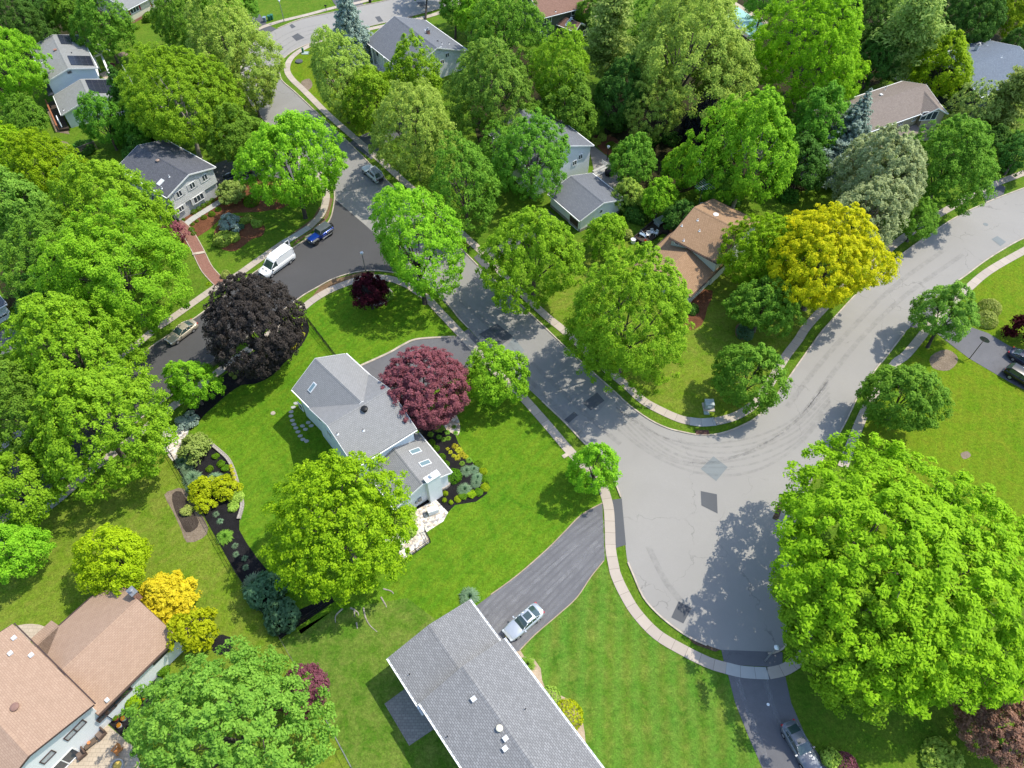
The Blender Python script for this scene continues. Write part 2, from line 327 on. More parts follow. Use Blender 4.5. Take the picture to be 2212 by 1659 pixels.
mb.face([(p[0],p[1],.024) for p in road]); tag(mb.build('road',a_old),kind='structure')
sheet('road',[(723,430)]+[(790,487),(838,532),(885,577),(918,606)]+cornerS[3:]+[(-120,1095)]+sideN[1:-1],.032,a_new)
# north street is a little darker and worn
sheet('road',[(724,418),(835,395),(795,352),(760,317),(728,287),(703,264),(665,227),(635,199),(611,178),(606,162),(540,200),(560,243),(610,297),(655,337),(700,379)],.031,a_mid)
sheet('road',[(790,487),(838,396),(998,544),(1056,598),(1128,664),(1171,704),(1228,759),(1280,806),(1328,849),(1250,940),(1221,913),(1171,865),(1131,828),(1040.5,739),(990.5,686),(942,634),(918,606)],.031,a_mid)
for P,m in (([(1258.5,871),(1290,848),(1306,866),(1276,887)],a_dk),([(1218.5,907),(1240,889.5),(1248.5,897),(1228.5,914.5)],a_dk),([(1035,722),(1074,699),(1108,727),(1075,752)],a_dk),([(1110,729),(1133,758),(1115,772),(1086,757)],a_gr),
  ([(1513.5,1013),(1541,986),(1572,1009.5),(1547,1039.5)],a_gr),([(1513.5,1061),(1548.5,1068),(1550,1109.5),(1515,1092)],a_dk),([(1450,1334),(1466,1299),(1493.5,1314),(1476,1347)],a_dk),([(630.5,79),(643,72),(658,82),(640.5,89)],a_dk),([(590,102),(600,97),(613,102),(604,109)],a_dk),([(625.5,55),(630.5,52),(639,58),(630.5,62)],a_dk),([(810,37),(820,35),(828,46),(818,48)],a_dk),([(900,5),(915,4),(923,15),(910,17)],a_dk),([(2141.5,517),(2154,510),(2173,523),(2161,532)],a_gr),([(580,120),(592,119),(596,125),(583,127)],a_dk)):
    sheet('road_patch',P,.042,m)
m_tyre,nt_,out_=newmat('tyre_marks')
tc_=N(nt_,'ShaderNodeTexCoord').outputs['Object']; f_=rampf(nt_,noise(nt_,tc_,1.2,4,.7),.35,.75)
b_=N(nt_,'ShaderNodeBsdfDiffuse'); b_.inputs[0].default_value=(.12,.12,.12,1); t_=N(nt_,'ShaderNodeBsdfTransparent'); x_=N(nt_,'ShaderNodeMixShader')
q_=N(nt_,'ShaderNodeMath',operation='MULTIPLY'); q_.inputs[1].default_value=.20; nt_.links.new(f_,q_.inputs[0]); nt_.links.new(q_.outputs[0],x_.inputs[0]); nt_.links.new(t_.outputs[0],x_.inputs[1]); nt_.links.new(b_.outputs[0],x_.inputs[2]); nt_.links.new(x_.outputs[0],out_.inputs[0])
arc=[(1330,900),(1380,945),(1440,985),(1510,1005),(1590,1000),(1660,975),(1730,930),(1790,860)]
for k,(d,wd) in enumerate(((-14,.28),(-7,.22),(0,.35),(7,.22),(13,.4),(20,.25),(28,.3),(38,.25),(50,.35))):
    strip('tyre_mark',[(x+d*.1,y+d-28+6*math.sin(i*1.3+k)) for i,(x,y) in enumerate(arc)],wd,.046+.004*k,m_tyre)
arc2=[(650,100),(620,120),(600,140),(590,165),(605,190)]
for k in range(4): strip('tyre_mark',[(x-k*9,y-k*6) for x,y in [(720,70),(660,86),(625,105),(600,130),(590,158)]],.35,.046+.004*k,m_tyre)
m_lane,nt_,out_=newmat('worn_lane')
tc_=N(nt_,'ShaderNodeTexCoord').outputs['Object']; f_=rampf(nt_,noise(nt_,tc_,.8,4,.7),.3,.75)
b_=N(nt_,'ShaderNodeBsdfDiffuse'); b_.inputs[0].default_value=(.36,.36,.37,1); t_=N(nt_,'ShaderNodeBsdfTransparent'); x_=N(nt_,'ShaderNodeMixShader')
q_=N(nt_,'ShaderNodeMath',operation='MULTIPLY'); q_.inputs[1].default_value=.34; nt_.links.new(f_,q_.inputs[0]); nt_.links.new(q_.outputs[0],x_.inputs[0]); nt_.links.new(t_.outputs[0],x_.inputs[1]); nt_.links.new(b_.outputs[0],x_.inputs[2]); nt_.links.new(x_.outputs[0],out_.inputs[0])
for k,P in enumerate(([(1300,1120),(1230,1172),(1150,1240),(1080,1300),(1048,1335)],[(1302,1150),(1245,1200),(1170,1270),(1100,1335),(1070,1370)],[(1303,1180),(1255,1232),(1200,1290),(1150,1345),(1110,1390)])):
    for d in (-.9,-.3,.35,.85): strip('worn_lane',P,.38,.046+.003*k+.0006*d,m_lane,0,4,d)
for k,P in enumerate(([(1590,1460),(1625,1560),(1660,1650)],[(1650,1460),(1675,1540),(1720,1640)])): strip('worn_lane',P,.5,.046+.004*k,m_lane)
for k,P in enumerate(([(960,655),(1040,728),(1140,818),(1230,910),(1300,990)],[(985,640),(1065,712),(1165,800),(1260,890),(1340,960)],[(1400,1180),(1440,1260),(1500,1330)],[(1700,880),(1760,800),(1830,720),(1930,620),(2040,540)],[(1740,890),(1800,805),(1870,720),(1960,635),(2080,550)])): strip('tyre_mark',P,.7,.05+.003*k,m_tyre)
def kerb(pts): return strip('kerb',pts,.17,.02,m_kerb,.12,3)
kerb(innerN[:21]); kerb(innerN[21:24]); kerb(innerN[24:]); kerb(outerR[:7]); kerb(outerR[9:]); kerb(bulb[3:10]); kerb(bulb[13:20]); kerb([(1131,829.5),(1100,800)]); kerb(bulb[23:]); kerb(cornerS); kerb(sideN); kerb(outerW[:10]); kerb(outerW[11:])
# low flush gutters stains along the bulb
# ------------------------------------------------------------------ sidewalks
def walk(pts,w=1.22,m=None,z=.055): return strip('sidewalk',pts,w,z,m or m_walk,0,4)
walk([(-120,1060),(0,968),(120,878),(220,802),(304,737),(335,712),(375,685),(467,620),(512,595),(553,566),(612,525)]); walk([(612,525),(640,509),(668,491)],1.22,m_walkg); walk([(668,491),(693,465),(703,440),(704,415),(690,385),(640,340)])
walk([(-120,1262),(40,1145),(140,1067)],1.25,m_walkg); walk([(140,1067),(200,1014.5),(300,937),(400,858),(520,768),(585,720),(648,671),(680,646),(715,626),(762,608),(800,600),(840,602),(880,616),(905,633),(923,645),(953,677),(1003,730),(1028,757),(1075,806),(1121,850),(1171,905),(1231,975),(1262,1006),(1285,1030),(1300,1050),(1308,1070),(1315,1100),(1317.5,1142),(1319,1185),(1326,1225),(1331,1244),(1346,1277),(1373,1322),(1418,1370),(1476,1405),(1531,1432),(1568,1443.5)]); walk([(1568,1443.5),(1606,1452),(1659,1455)],1.25,m_walkg); walk([(1659,1455),(1700,1444),(1740,1410),(1760,1350)])
walk([(1000,5),(943,30),(878,47),(803,62),(735,82),(690,90),(653,107),(628,127),(620,150),(630,170),(653,192),(678,217),(708,247),(753,287),(803,330),(853,375),(930,443),(1003,510),(1043,547),(1110,617),(1173,677),(1218,714),(1256,749),(1300,790),(1348,829),(1388,865),(1431,889),(1468,905),(1490,910)]); walk([(1490,910),(1515,913),(1545,911)],1.3,m_walkg); walk([(1545,911),(1575,904),(1601,893),(1630,872),(1665,825),(1696,772),(1724,735),(1746,702),(1800,645),(1850,598),(1899,560),(1934,527),(2000,480),(2060,445),(2121,410),(2209,375),(2330,330)])
walk([(1820,1010),(1839,960),(1869,887),(1905,830),(1934,785),(1959,765),(2006,708),(2050,660),(2087,627),(2134,587),(2212,542),(2330,480)])
walk([(520,82),(553,65),(578,55),(615,44),(665,32),(725,16),(783,4),(860,-18)],1.1)
for P in ([(690,90),(703,86),(712,96),(700,100)],[(655,192),(662,184),(674,196),(668,205)],[(695,226),(703,217),(714,228),(708,238)]): pass
# ------------------------------------------------------------------ driveways
def drive(P,m=None,z=.038): return sheet('driveway',P,z,m or a_drv)
drive([(770,802),(778,791),(840,763),(870,747),(903,733),(983,728),(1012,711),(1042,742),(1030,778),(1018,793),(1000,808),(930,850),(880,868),(840,840)])
drive([(1301,1087),(1256,1113),(1218,1151),(1181,1188),(1118,1243),(1060,1286),(1020,1315),(1020,1340),(1096,1412),(1122,1406),(1156,1371),(1206,1328),(1246,1291),(1276,1247),(1306,1210)])
drive([(1322,1080),(1343,1077),(1352,1177),(1330,1184)],a_dk)
drive([(1571,1452),(1588,1519),(1618,1594),(1660,1690),(1810,1690),(1740,1590),(1709,1519),(1694,1452)]); drive([(1558,1404),(1565,1436),(1690,1442),(1690,1409)],a_drv)
drive([(1965,706),(2010,652),(2060,681),(2097,707),(2134,720),(2179,747),(2330,820),(2330,905),(2179,825),(2094,775),(2070,757),(2020,718)])
drive([(440,372),(470,352),(530,333),(620,318),(640,326),(690,372),(700,400),(640,392),(560,378),(545,385),(505,397),(470,425)])
drive([(500,20),(560,30),(577,53),(598,63),(567,79),(535,62)],a_dk); drive([(705,-20),(770,-20),(785,11),(735,24),(722,8)],a_dk)
drive([(755,309),(772,297),(820,275),(870,262),(890,285),(830,310),(803,345)],a_dk); drive([(1023,557),(1045,540),(1180,450),(1215,480),(1075,560),(1050,585)],a_dk)
drive([(-60,760),(-40,740),(35,698),(60,722),(58,742),(0,772),(-60,800)]); drive([(2118,420),(2128,405),(2150,396),(2172,404),(2168,420),(2130,437)],a_dk)
# ------------------------------------------------------------------ paths and beds
strip('path',[(383,482),(398,494),(410,510),(427,540),(445,577),(460,596),(476,612)],1.55,.066,m_brick,0)
for o in (-.85,.85): strip('path_edging',[(383,482),(398,494),(410,510),(427,540),(445,577),(460,596),(476,612)],.12,.03,m_kerb,.07,4,o)
strip('path',[(397,489),(415,474),(437,460),(482,432)],1.2,.062,m_walkg,0)
st=MB(); p=at(430,548); st.box((p.x,p.y,.1),(1.9,.5,.16),.25); tag(st.build('path_step',m_kerb),kind='structure')
Zb=.022
sheet('mulch_bed',[(380,490),(388,470),(480,420),(492,425),(520,403),(548,384),(600,392),(650,420),(640,432),(610,450),(560,458),(505,460),(478,470),(452,496),(424,514),(402,494)],Zb,m_mred)
sheet('mulch_bed',[(463,500),(475,483),(492,470),(520,467),(550,474),(572,490),(566,510),(545,516),(525,532),(505,543),(480,538),(466,520)],Zb,m_mred,3)
sheet('mulch_bed',[(350,510),(385,485),(408,515),(418,535),(390,545),(360,540)],Zb,m_mred,2)
sheet('verge_dirt',[(606,524),(640,498),(675,472),(690,447),(697,450),(690,470),(668,485),(640,503),(612,528)],Zb,m_dirt); sheet('verge_dirt',[(632,532),(666,505),(693,488),(709,470),(719,430),(708,425),(709,450),(700,470),(672,498),(640,518)],.0225,m_dirt)
sheet('verge_dirt',[(690,620),(720,604),(780,588),(810,587),(806,598),(762,603),(712,622),(668,650)],Zb,m_dirt)
for P in ([(350,732),(365,722),(372,735),(350,752),(338,748)],[(695,178),(706,170),(722,172),(724,186),(702,195)],[(860,38),(875,22),(892,24),(890,38),(868,44)],[(255,117),(265,112),(277,116),(270,122),(258,122)],[(650,178),(668,170),(675,185),(662,196)],[(105,320),(130,305),(150,312),(140,332),(108,330)],[(2010,770),(2045,755),(2070,775),(2050,800),(2015,795)],[(2075,980),(2090,975),(2097,985),(2082,992)]): sheet('bare_soil',P,Zb,m_soil,3)
sheet('mulch_bed',[(648,684),(658,680),(668,707),(663,727),(648,750),(620,777),(590,810),(553,829),(522,832),(490,853),(462,878),(440,898),(412,930),(385,910),(430,860),(478,815),(545,762),(600,722)],Zb,m_mblk,2)
sheet('gravel_bed',[(342,943),(385,915),(408,928),(402,948),(414,960),(390,985),(372,995)],.024,m_grav,2)
sheet('mulch_bed',[(366,985),(400,958),(450,953),(475,973),(497,993),(512,1023),(520,1060),(527,1090),(517,1122),(517,1145),(532,1172),(553,1202),(580,1235),(640,1320),(715,1287),(722,1300),(606,1380),(560,1310),(515,1245),(440,1110)],Zb,m_mblk)
strip('stone_edging',[(450,955),(475,975),(495,995),(508,1025),(517,1060),(524,1090),(516,1122)],.45,.02,m_stone,.22)
sheet('bare_soil',[(355,1069),(375,1058),(397,1056),(425,1095),(450,1140),(437,1163),(404,1172),(392,1145),(372,1102)],Zb,m_soil,2)
sheet('mulch_bed',[(372,1068),(392,1062),(415,1100),(430,1128),(420,1145),(402,1150),(390,1128),(376,1098)],.026,mulch('bed_brown',(.035,.025,.02),(.10,.08,.065),6),2)
sheet('mulch_bed',[(838,842),(870,850),(905,890),(930,915),(963,915),(980,930),(990,957),(1010,987),(1043,1022),(1056,1045),(1052,1067),(1028,1084),(983,1091),(968,1107),(935,1088),(900,1104),(890,1090),(960,1050),(968,1012),(900,925)],Zb,m_mblk)
sheet('gravel_bed',[(958,920),(963,890),(985,896),(994,920),(990,940),(975,935)],.026,m_rock,2)
sheet('gravel_bed',[(892,1106),(940,1078),(968,1107),(958,1126),(918,1152),(890,1150),(850,1180),(820,1165)],.026,m_grav)
sheet('gravel_bed',[(918,1150),(930,1170),(873,1210),(850,1180),(890,1150)],.028,m_grav)
strip('stone_edging',[(913,958),(925,975),(943,997),(955,1020),(968,1035),(970,1048),(955,1058),(935,1060)],.35,.02,m_stone,.35)
strip('stone_edging',[(983,728),(903,733),(870,746),(840,763),(778,791)],.3,.03,m_kerb,.1)
strip('driveway_edging',[(1301,1087),(1256,1112.5),(1218,1150.5),(1181,1187.5),(1118,1242.5),(1060,1285)],.12,.03,m_tan,.05); strip('driveway_edging',[(1122,1406),(1156,1371),(1206,1328),(1246,1291),(1276,1247),(1304,1212)],.10,.03,m_tan,.05)
# a round bed under the small red maple, edged with stones
sheet('mulch_bed',[(768,625),(790,612),(830,618),(848,634),(838,650),(810,662),(785,655)],.028,m_mblk,3)
strip('stone_edging',[(767,630),(775,645),(790,656),(810,660),(835,652),(848,637),(840,625)],.25,.02,m_stone,.18)
sheet('patio',[(830.5,1520.5),(875,1488),(960,1560),(884,1611)],.04,m_paverg)
sheet('patio',[(228,1562),(290,1614),(330,1720),(80,1720),(180,1600)],.04,m_paver)
sheet('mulch_bed',[(335,1450),(352,1464),(349,1514),(319,1531),(267,1594),(232,1562),(255,1530)],Zb,m_mblk)
sheet('patio',[(30,1356),(45,1350),(70,1348),(97,1354),(80,1372),(62,1388),(40,1372)],.04,m_paver,2)
sheet('mulch_bed',[(455,1400),(472,1372),(490,1374),(505,1382),(500,1405),(475,1415)],Zb,m_mblk,2); sheet('mulch_bed',[(375,1375),(385,1345),(410,1330),(440,1330),(440,1350),(400,1385)],Zb,m_soil,2)
sheet('gravel_bed',[(1110,1408),(1124,1405),(1132,1418),(1154,1424),(1168,1444),(1171,1469),(1178,1487),(1232,1512),(1256,1544),(1263,1582),(1266,1614),(1276,1644),(1290,1690),(1250,1690),(1100,1430)],Zb,m_tan)
sheet('mulch_bed',[(1470,680),(1488,630),(1540,628),(1528,665),(1516,702),(1480,715)],Zb,m_mred,2)
sheet('patio',[(1270,310),(1283,316),(1316,342),(1325,362),(1358,397),(1335,415),(1290,400)],.05,m_paverg)
sheet('mulch_bed',[(1280,300),(1295,290),(1330,298),(1342,318),(1330,335),(1305,332)],Zb,m_mred,2)
sheet('gravel_bed',[(785,122),(800,112),(840,150),(825,160)],.02,m_grav)
sheet('swimming_pool_deck',[(1555,30),(1590,5),(1660,48),(1628,92),(1570,52)],.03,m_paver)
sheet('swimming_pool_cover',[(1568,34),(1592,14),(1648,52),(1621,79),(1578,46)],.06,plain('pool_cover',(.26,.46,.41),.8,.05,.6))
sheet('patio',[(212,160),(240,150),(262,175),(288,190),(275,200),(240,180)],.03,m_paver)
sheet('bare_soil',[(100,235),(120,230),(140,260),(150,290),(120,285)],Zb,m_soil)
m_soilb=mulch('leaf_litter',(.05,.035,.025),(.17,.12,.08),5)
# leaf litter in the gutters, storm grate, manholes
for P in ([(1668,1120),(1690,1075),(1697,1080),(1680,1125)],[(1480,1372),(1535,1397),(1556,1404),(1545,1408),(1500,1392)]): sheet('leaf_litter',P,.05,m_soilb)
gr=MB(); p=at(1517,935); gr.box((p.x,p.y,.09),(1.7,.7,.12))
for k in range(7): gr.box((p.x-.72+k*.24,p.y,.155),(.06,.62,.02))
tag(gr.build('storm_grate',plain('rusty_iron',(.09,.045,.035),.8,.3)),'rusty storm drain grate set in the curved kerb of the bend','drain grate')
for x,y,mm,l in ((2129,485,a_gr,'round grey manhole cover in the road near the right edge of the photo'),(1335,1321,None,None)):
    if l:
        p=at(x,y); mh=MB(); mh.lathe((p.x,p.y,0),[(.38,.036),(.38,.046),(.0,.046)],18); tag(mh.build('manhole_cover',mm),l,'manhole cover')
# ------------------------------------------------------------------ foliage
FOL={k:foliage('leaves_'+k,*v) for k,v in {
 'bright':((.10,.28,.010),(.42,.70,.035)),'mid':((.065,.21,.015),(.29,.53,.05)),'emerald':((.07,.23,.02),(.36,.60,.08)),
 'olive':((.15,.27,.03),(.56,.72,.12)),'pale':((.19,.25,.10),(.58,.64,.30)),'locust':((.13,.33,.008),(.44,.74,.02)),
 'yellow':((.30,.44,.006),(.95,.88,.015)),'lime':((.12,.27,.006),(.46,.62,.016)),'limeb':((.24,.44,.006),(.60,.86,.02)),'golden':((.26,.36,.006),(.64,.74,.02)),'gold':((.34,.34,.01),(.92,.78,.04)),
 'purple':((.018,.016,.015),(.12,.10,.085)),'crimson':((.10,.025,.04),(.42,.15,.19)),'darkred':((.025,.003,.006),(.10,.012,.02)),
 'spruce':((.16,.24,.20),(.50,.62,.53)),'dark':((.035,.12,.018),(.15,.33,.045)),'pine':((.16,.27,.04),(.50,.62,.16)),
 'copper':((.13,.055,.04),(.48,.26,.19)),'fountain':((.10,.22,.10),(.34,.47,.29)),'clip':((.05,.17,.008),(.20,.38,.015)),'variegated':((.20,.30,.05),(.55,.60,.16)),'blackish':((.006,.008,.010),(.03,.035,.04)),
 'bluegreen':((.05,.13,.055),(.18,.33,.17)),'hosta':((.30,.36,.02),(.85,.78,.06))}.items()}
m_bark=plain('bark',(.11,.09,.075),.95,.35,4); m_barkd=plain('bark_dark',(.055,.045,.038),.95,.35,4); m_barkp=plain('bark_pale',(.30,.27,.23),.95,.3,3)
def unit(a): return a/np.maximum(np.linalg.norm(a,axis=-1,keepdims=True),1e-9)
def leafmesh(name,pos,nrm,size,tint,rng,elong=1.5):
    n=len(pos); a=unit(np.cross(nrm,unit(rng.normal(size=(n,3))))); b=np.cross(nrm,a)
    s=size[:,None]; P=np.empty((n,4,3)); bend=nrm*s*.18
    P[:,0]=pos-a*s*.5*elong-bend; P[:,1]=pos-b*s*.42+a*s*.06; P[:,2]=pos+a*s*.5*elong-bend; P[:,3]=pos+b*s*.42+a*s*.06
    return quadmesh(name,P.reshape(-1,3),np.repeat(tint,4))
def quadmesh(name,V,T):
    me=bpy.data.meshes.new(name); nv=len(V); n=nv//4
    me.vertices.add(nv); me.vertices.foreach_set('co',V.astype(np.float32).ravel())
    me.loops.add(nv); me.loops.foreach_set('vertex_index',np.arange(nv,dtype=np.int32))
    me.polygons.add(n); me.polygons.foreach_set('loop_start',np.arange(0,nv,4,dtype=np.int32))
    at_=me.attributes.new('tint','FLOAT','POINT'); at_.data.foreach_set('value',np.clip(T,0,1).astype(np.float32))
    me.update(calc_edges=True); me.validate(); return me
def crown(name,seed,R,leaf,puff=1.15,cover=2.6,flat=1.0,lump=.17,fine=False,low=-.62,gap=.0,elong=1.5):
    rng=np.random.default_rng(seed)
    n=int(4*R*R/(puff*puff)*1.7)+6
    d=unit(rng.normal(size=(n*2,3))); d=d[d[:,2]>low][:n]
    K=rng.normal(size=(5,3))*2.1; ph=rng.uniform(0,6.28,5)
    lf=1+lump*np.sin(d@K.T+ph).sum(1)/1.7
    sh=rng.choice([.95,.80,.60,.40],size=len(d),p=[.60,.26,.10,.04])
    c=d*(lf*sh*R*rng.uniform(.86,1.05,len(d)))[:,None]*np.array([1,1,flat])
    if gap>0: c=c[rng.random(len(c))>gap*(.5+.5*np.sin(c@K[0]*.9/R*2+ph[0]))]
    area=4*PI*R*R*.85; N_=int(area*cover/(leaf*leaf*.62)); per=np.maximum(8,(N_/len(c)*rng.uniform(.6,1.4,len(c))).astype(int))
    idx=np.repeat(np.arange(len(c)),per); m=len(idx)
    pr=puff*rng.uniform(.65,1.25,len(c))
    od=unit(rng.normal(size=(m,3))); out=unit(c)[idx]
    od=unit(od+out*.55+np.array([0,0,.35])); rr=rng.random(m)**.45
    pos=c[idx]+od*(pr[idx]*rr)[:,None]*np.array([1,1,.95])
    zf=np.clip(pos[:,2]/(R*flat),-1,1.1); tp_=1.07-.30*np.clip(zf,0,1.1)**1.4-.10*np.clip(-zf-.3,0,1); pos[:,:2]*=tp_[:,None]; pos[:,2]*=np.where(pos[:,2]>0,1.12,1.0)
    lo=-.80*R*flat; pos[:,2]=np.where(pos[:,2]<lo,lo+rng.random(m)*.5,pos[:,2])
    nr=unit(od*.38+out*.5+np.array([0,0,.62])+rng.normal(size=(m,3))*.45)
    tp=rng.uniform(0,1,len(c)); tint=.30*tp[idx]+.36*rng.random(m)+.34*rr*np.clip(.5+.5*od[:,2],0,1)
    size=leaf*rng.uniform(.6,1.35,m)
    return leafmesh(name,pos,nr,size,tint,rng,elong)
def cone(name,seed,H,R,leaf,levels=26,droop=.35,open_=0.0,top=.02,pow_=.85):
    rng=np.random.default_rng(seed); P=[];Nn=[];S=[];T=[]
    for k in range(levels):
        z=H*(k+.4)/levels; r=R*max(top,(1-z/H))**pow_*rng.uniform(.85,1.1)
        nb=max(5,int(6+r*3.2)); a0=rng.uniform(0,6.28)
        for j in range(nb):
            if rng.random()<open_: continue
            a=a0+6.28*j/nb+rng.normal()*.18; rb=r*rng.uniform(.72,1.1); m=max(5,int(rb/leaf*7))
            t=rng.random(m)**.6; wd=(1-t*.75)*rb*.26
            x=t*rb; y=rng.normal(size=m)*wd*.7; zz=z-droop*x*x/max(rb,.3)*.8+rng.normal(size=m)*leaf*.3+.12*rb*(t>.85)
            P.append(np.stack([x*math.cos(a)-y*math.sin(a),x*math.sin(a)+y*math.cos(a),zz],1))
            o=np.array([math.cos(a),math.sin(a),.0]); Nn.append(unit(o*.5+np.array([0,0,.9])+rng.normal(size=(m,3))*.45)); S.append(leaf*rng.uniform(.6,1.3,m)); T.append(.55*t+.45*rng.random(m))
    return leafmesh(name,np.concatenate(P),np.concatenate(Nn),np.concatenate(S),np.concatenate(T),rng,1.9)
def pine(name,seed,H,R,leaf):
    rng=np.random.default_rng(seed); P=[];Nn=[];S=[];T=[]
    for k in range(20):
        z=H*(.22+.78*k/20); r=R*(1-(z/H-.15)**2*.85)*rng.uniform(.7,1.1); 
        for j in range(5):
            a=rng.uniform(0,6.28); rb=r*rng.uniform(.45,1.0)
            for q in range(3):
                c=np.array([math.cos(a)*rb*(.4+.3*q),math.sin(a)*rb*(.4+.3*q),z+.1*rb*(.4+.3*q)]); m=int(46)
                o=unit(rng.normal(size=(m,3)))*rng.random((m,1))**.4*np.array([1.25,1.25,.4])*R*.2
                P.append(c+o); Nn.append(unit(o*.5+np.array([0,0,.7])+rng.normal(size=(m,3))*.5)); S.append(leaf*rng.uniform(.6,1.3,m)); T.append(rng.random(m)*.6+.4*(o[:,2]>0))
    return leafmesh(name,np.concatenate(P),np.concatenate(Nn),np.concatenate(S),np.concatenate(T),rng,2.4)
def dome(name,seed,leaf=.10,n=1500,flat=1.0,lump=.05):
    rng=np.random.default_rng(seed); d=unit(rng.normal(size=(n,3))); d[:,2]=np.abs(d[:,2])*1.0-.12; d=unit(d)
    K=rng.normal(size=(4,3))*3; ph=rng.uniform(0,6.28,4); lf=1+lump*np.sin(d@K.T+ph).sum(1)
    rr=rng.uniform(.86,1.0,n); pos=d*(lf*rr)[:,None]*np.array([1,1,flat]); pos[:,2]=np.maximum(pos[:,2]+.1,.02)
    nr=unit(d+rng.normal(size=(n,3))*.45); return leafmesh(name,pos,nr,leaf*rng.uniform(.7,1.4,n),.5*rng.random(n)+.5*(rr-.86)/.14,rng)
def tuft(name,seed,n=420,wide=.035,up=.75):
    """fountain of arching blades, radius about 1"""
    rng=np.random.default_rng(seed); V=[];T=[]
    for i in range(n):
        a=rng.uniform(0,6.28); L=rng.uniform(.55,1.05); e=rng.uniform(.25,1.0); dx,dy=math.cos(a),math.sin(a); px,py=-dy*wide,dx*wide
        pts=[]
        for t in (0,.4,.75,1): 
            x=L*(t**1.0)*e+.06; z=up*L*(t*(1.55-.35*e)-t*t*(.55+.55*e)); pts.append((x,z))
        tt=rng.random()
        for q in range(3):
            (x0,z0),(x1,z1)=pts[q],pts[q+1]; w0=1-.25*q; w1=1-.25*(q+1)
            V+=[(dx*x0-px*w0,dy*x0-py*w0,z0),(dx*x0+px*w0,dy*x0+py*w0,z0),(dx*x1+px*w1,dy*x1+py*w1,z1),(dx*x1-px*w1,dy*x1-py*w1,z1)]
            T+=[.25*q+.35*tt]*4
    return quadmesh(name,np.array(V),np.array(T))
PROTO={}
def proto(kind,R,rng):
    cls='S' if R<3 else 'M' if R<5.2 else 'L' if R<7.4 else 'X'
    k=(kind,cls)
    if k not in PROTO:
        Rn={'S':2.3,'M':4.0,'L':6.6,'X':9.}[cls]; nv={'S':2,'M':3,'L':4,'X':2}[cls] if kind=='round' else (2 if cls in 'ML' else 1)
        o=[]
        for i in range(nv):
            s=hash((cls,i))%9999 if False else ord(cls)*31+i*7+len(kind)*101
            if kind=='round': m=crown('crown',s,Rn,{'S':.15,'M':.18,'L':.195,'X':.19}[cls],{'S':.46,'M':.55,'L':.62,'X':.66}[cls],2.3,1.0,.15,gap=.0)
            elif kind=='fine': m=crown('crown',s,Rn,{'S':.13,'M':.155,'L':.17,'X':.17}[cls],{'S':.42,'M':.5,'L':.58,'X':.62}[cls],2.2,.9,.14,elong=1.9)
            elif kind=='open': m=crown('crown',s,Rn,{'S':.13,'M':.165,'L':.18,'X':.2}[cls],{'S':.4,'M':.48,'L':.55,'X':.8}[cls],1.6,1.1,.17,gap=.15)
            elif kind=='dense': m=crown('crown',s,Rn,{'S':.14,'M':.17,'L':.19,'X':.2}[cls],{'S':.42,'M':.5,'L':.58,'X':.8}[cls],2.9,1.0,.09)
            elif kind=='tiers': m=crown('crown',s,Rn,{'S':.15,'M':.18,'L':.20,'X':.2}[cls],{'S':.5,'M':.62,'L':.72,'X':1.0}[cls],2.2,1.0,.20,gap=.18)
            elif kind=='cone': m=cone('crown',s,Rn*3.1,Rn*1.6,{'S':.2,'M':.24,'L':.3,'X':.4}[cls])
            elif kind=='pine': m=pine('crown',s,Rn*3.2,Rn,{'S':.22,'M':.26,'L':.34,'X':.4}[cls])
            o.append((m,Rn))
        PROTO[k]=o
    return rng.choice(PROTO[k])
def coloured(me,mat):
    """mesh of a prototype in one leaf colour, shared between trees of that colour"""
    if not me.materials: me.materials.append(mat)
    PAINT.append(mat); return me
PAINT=[]
def paintlast(o): o.material_slots[0].link='OBJECT'; o.material_slots[0].material=PAINT[-1]; return o
TR=random.Random(5)
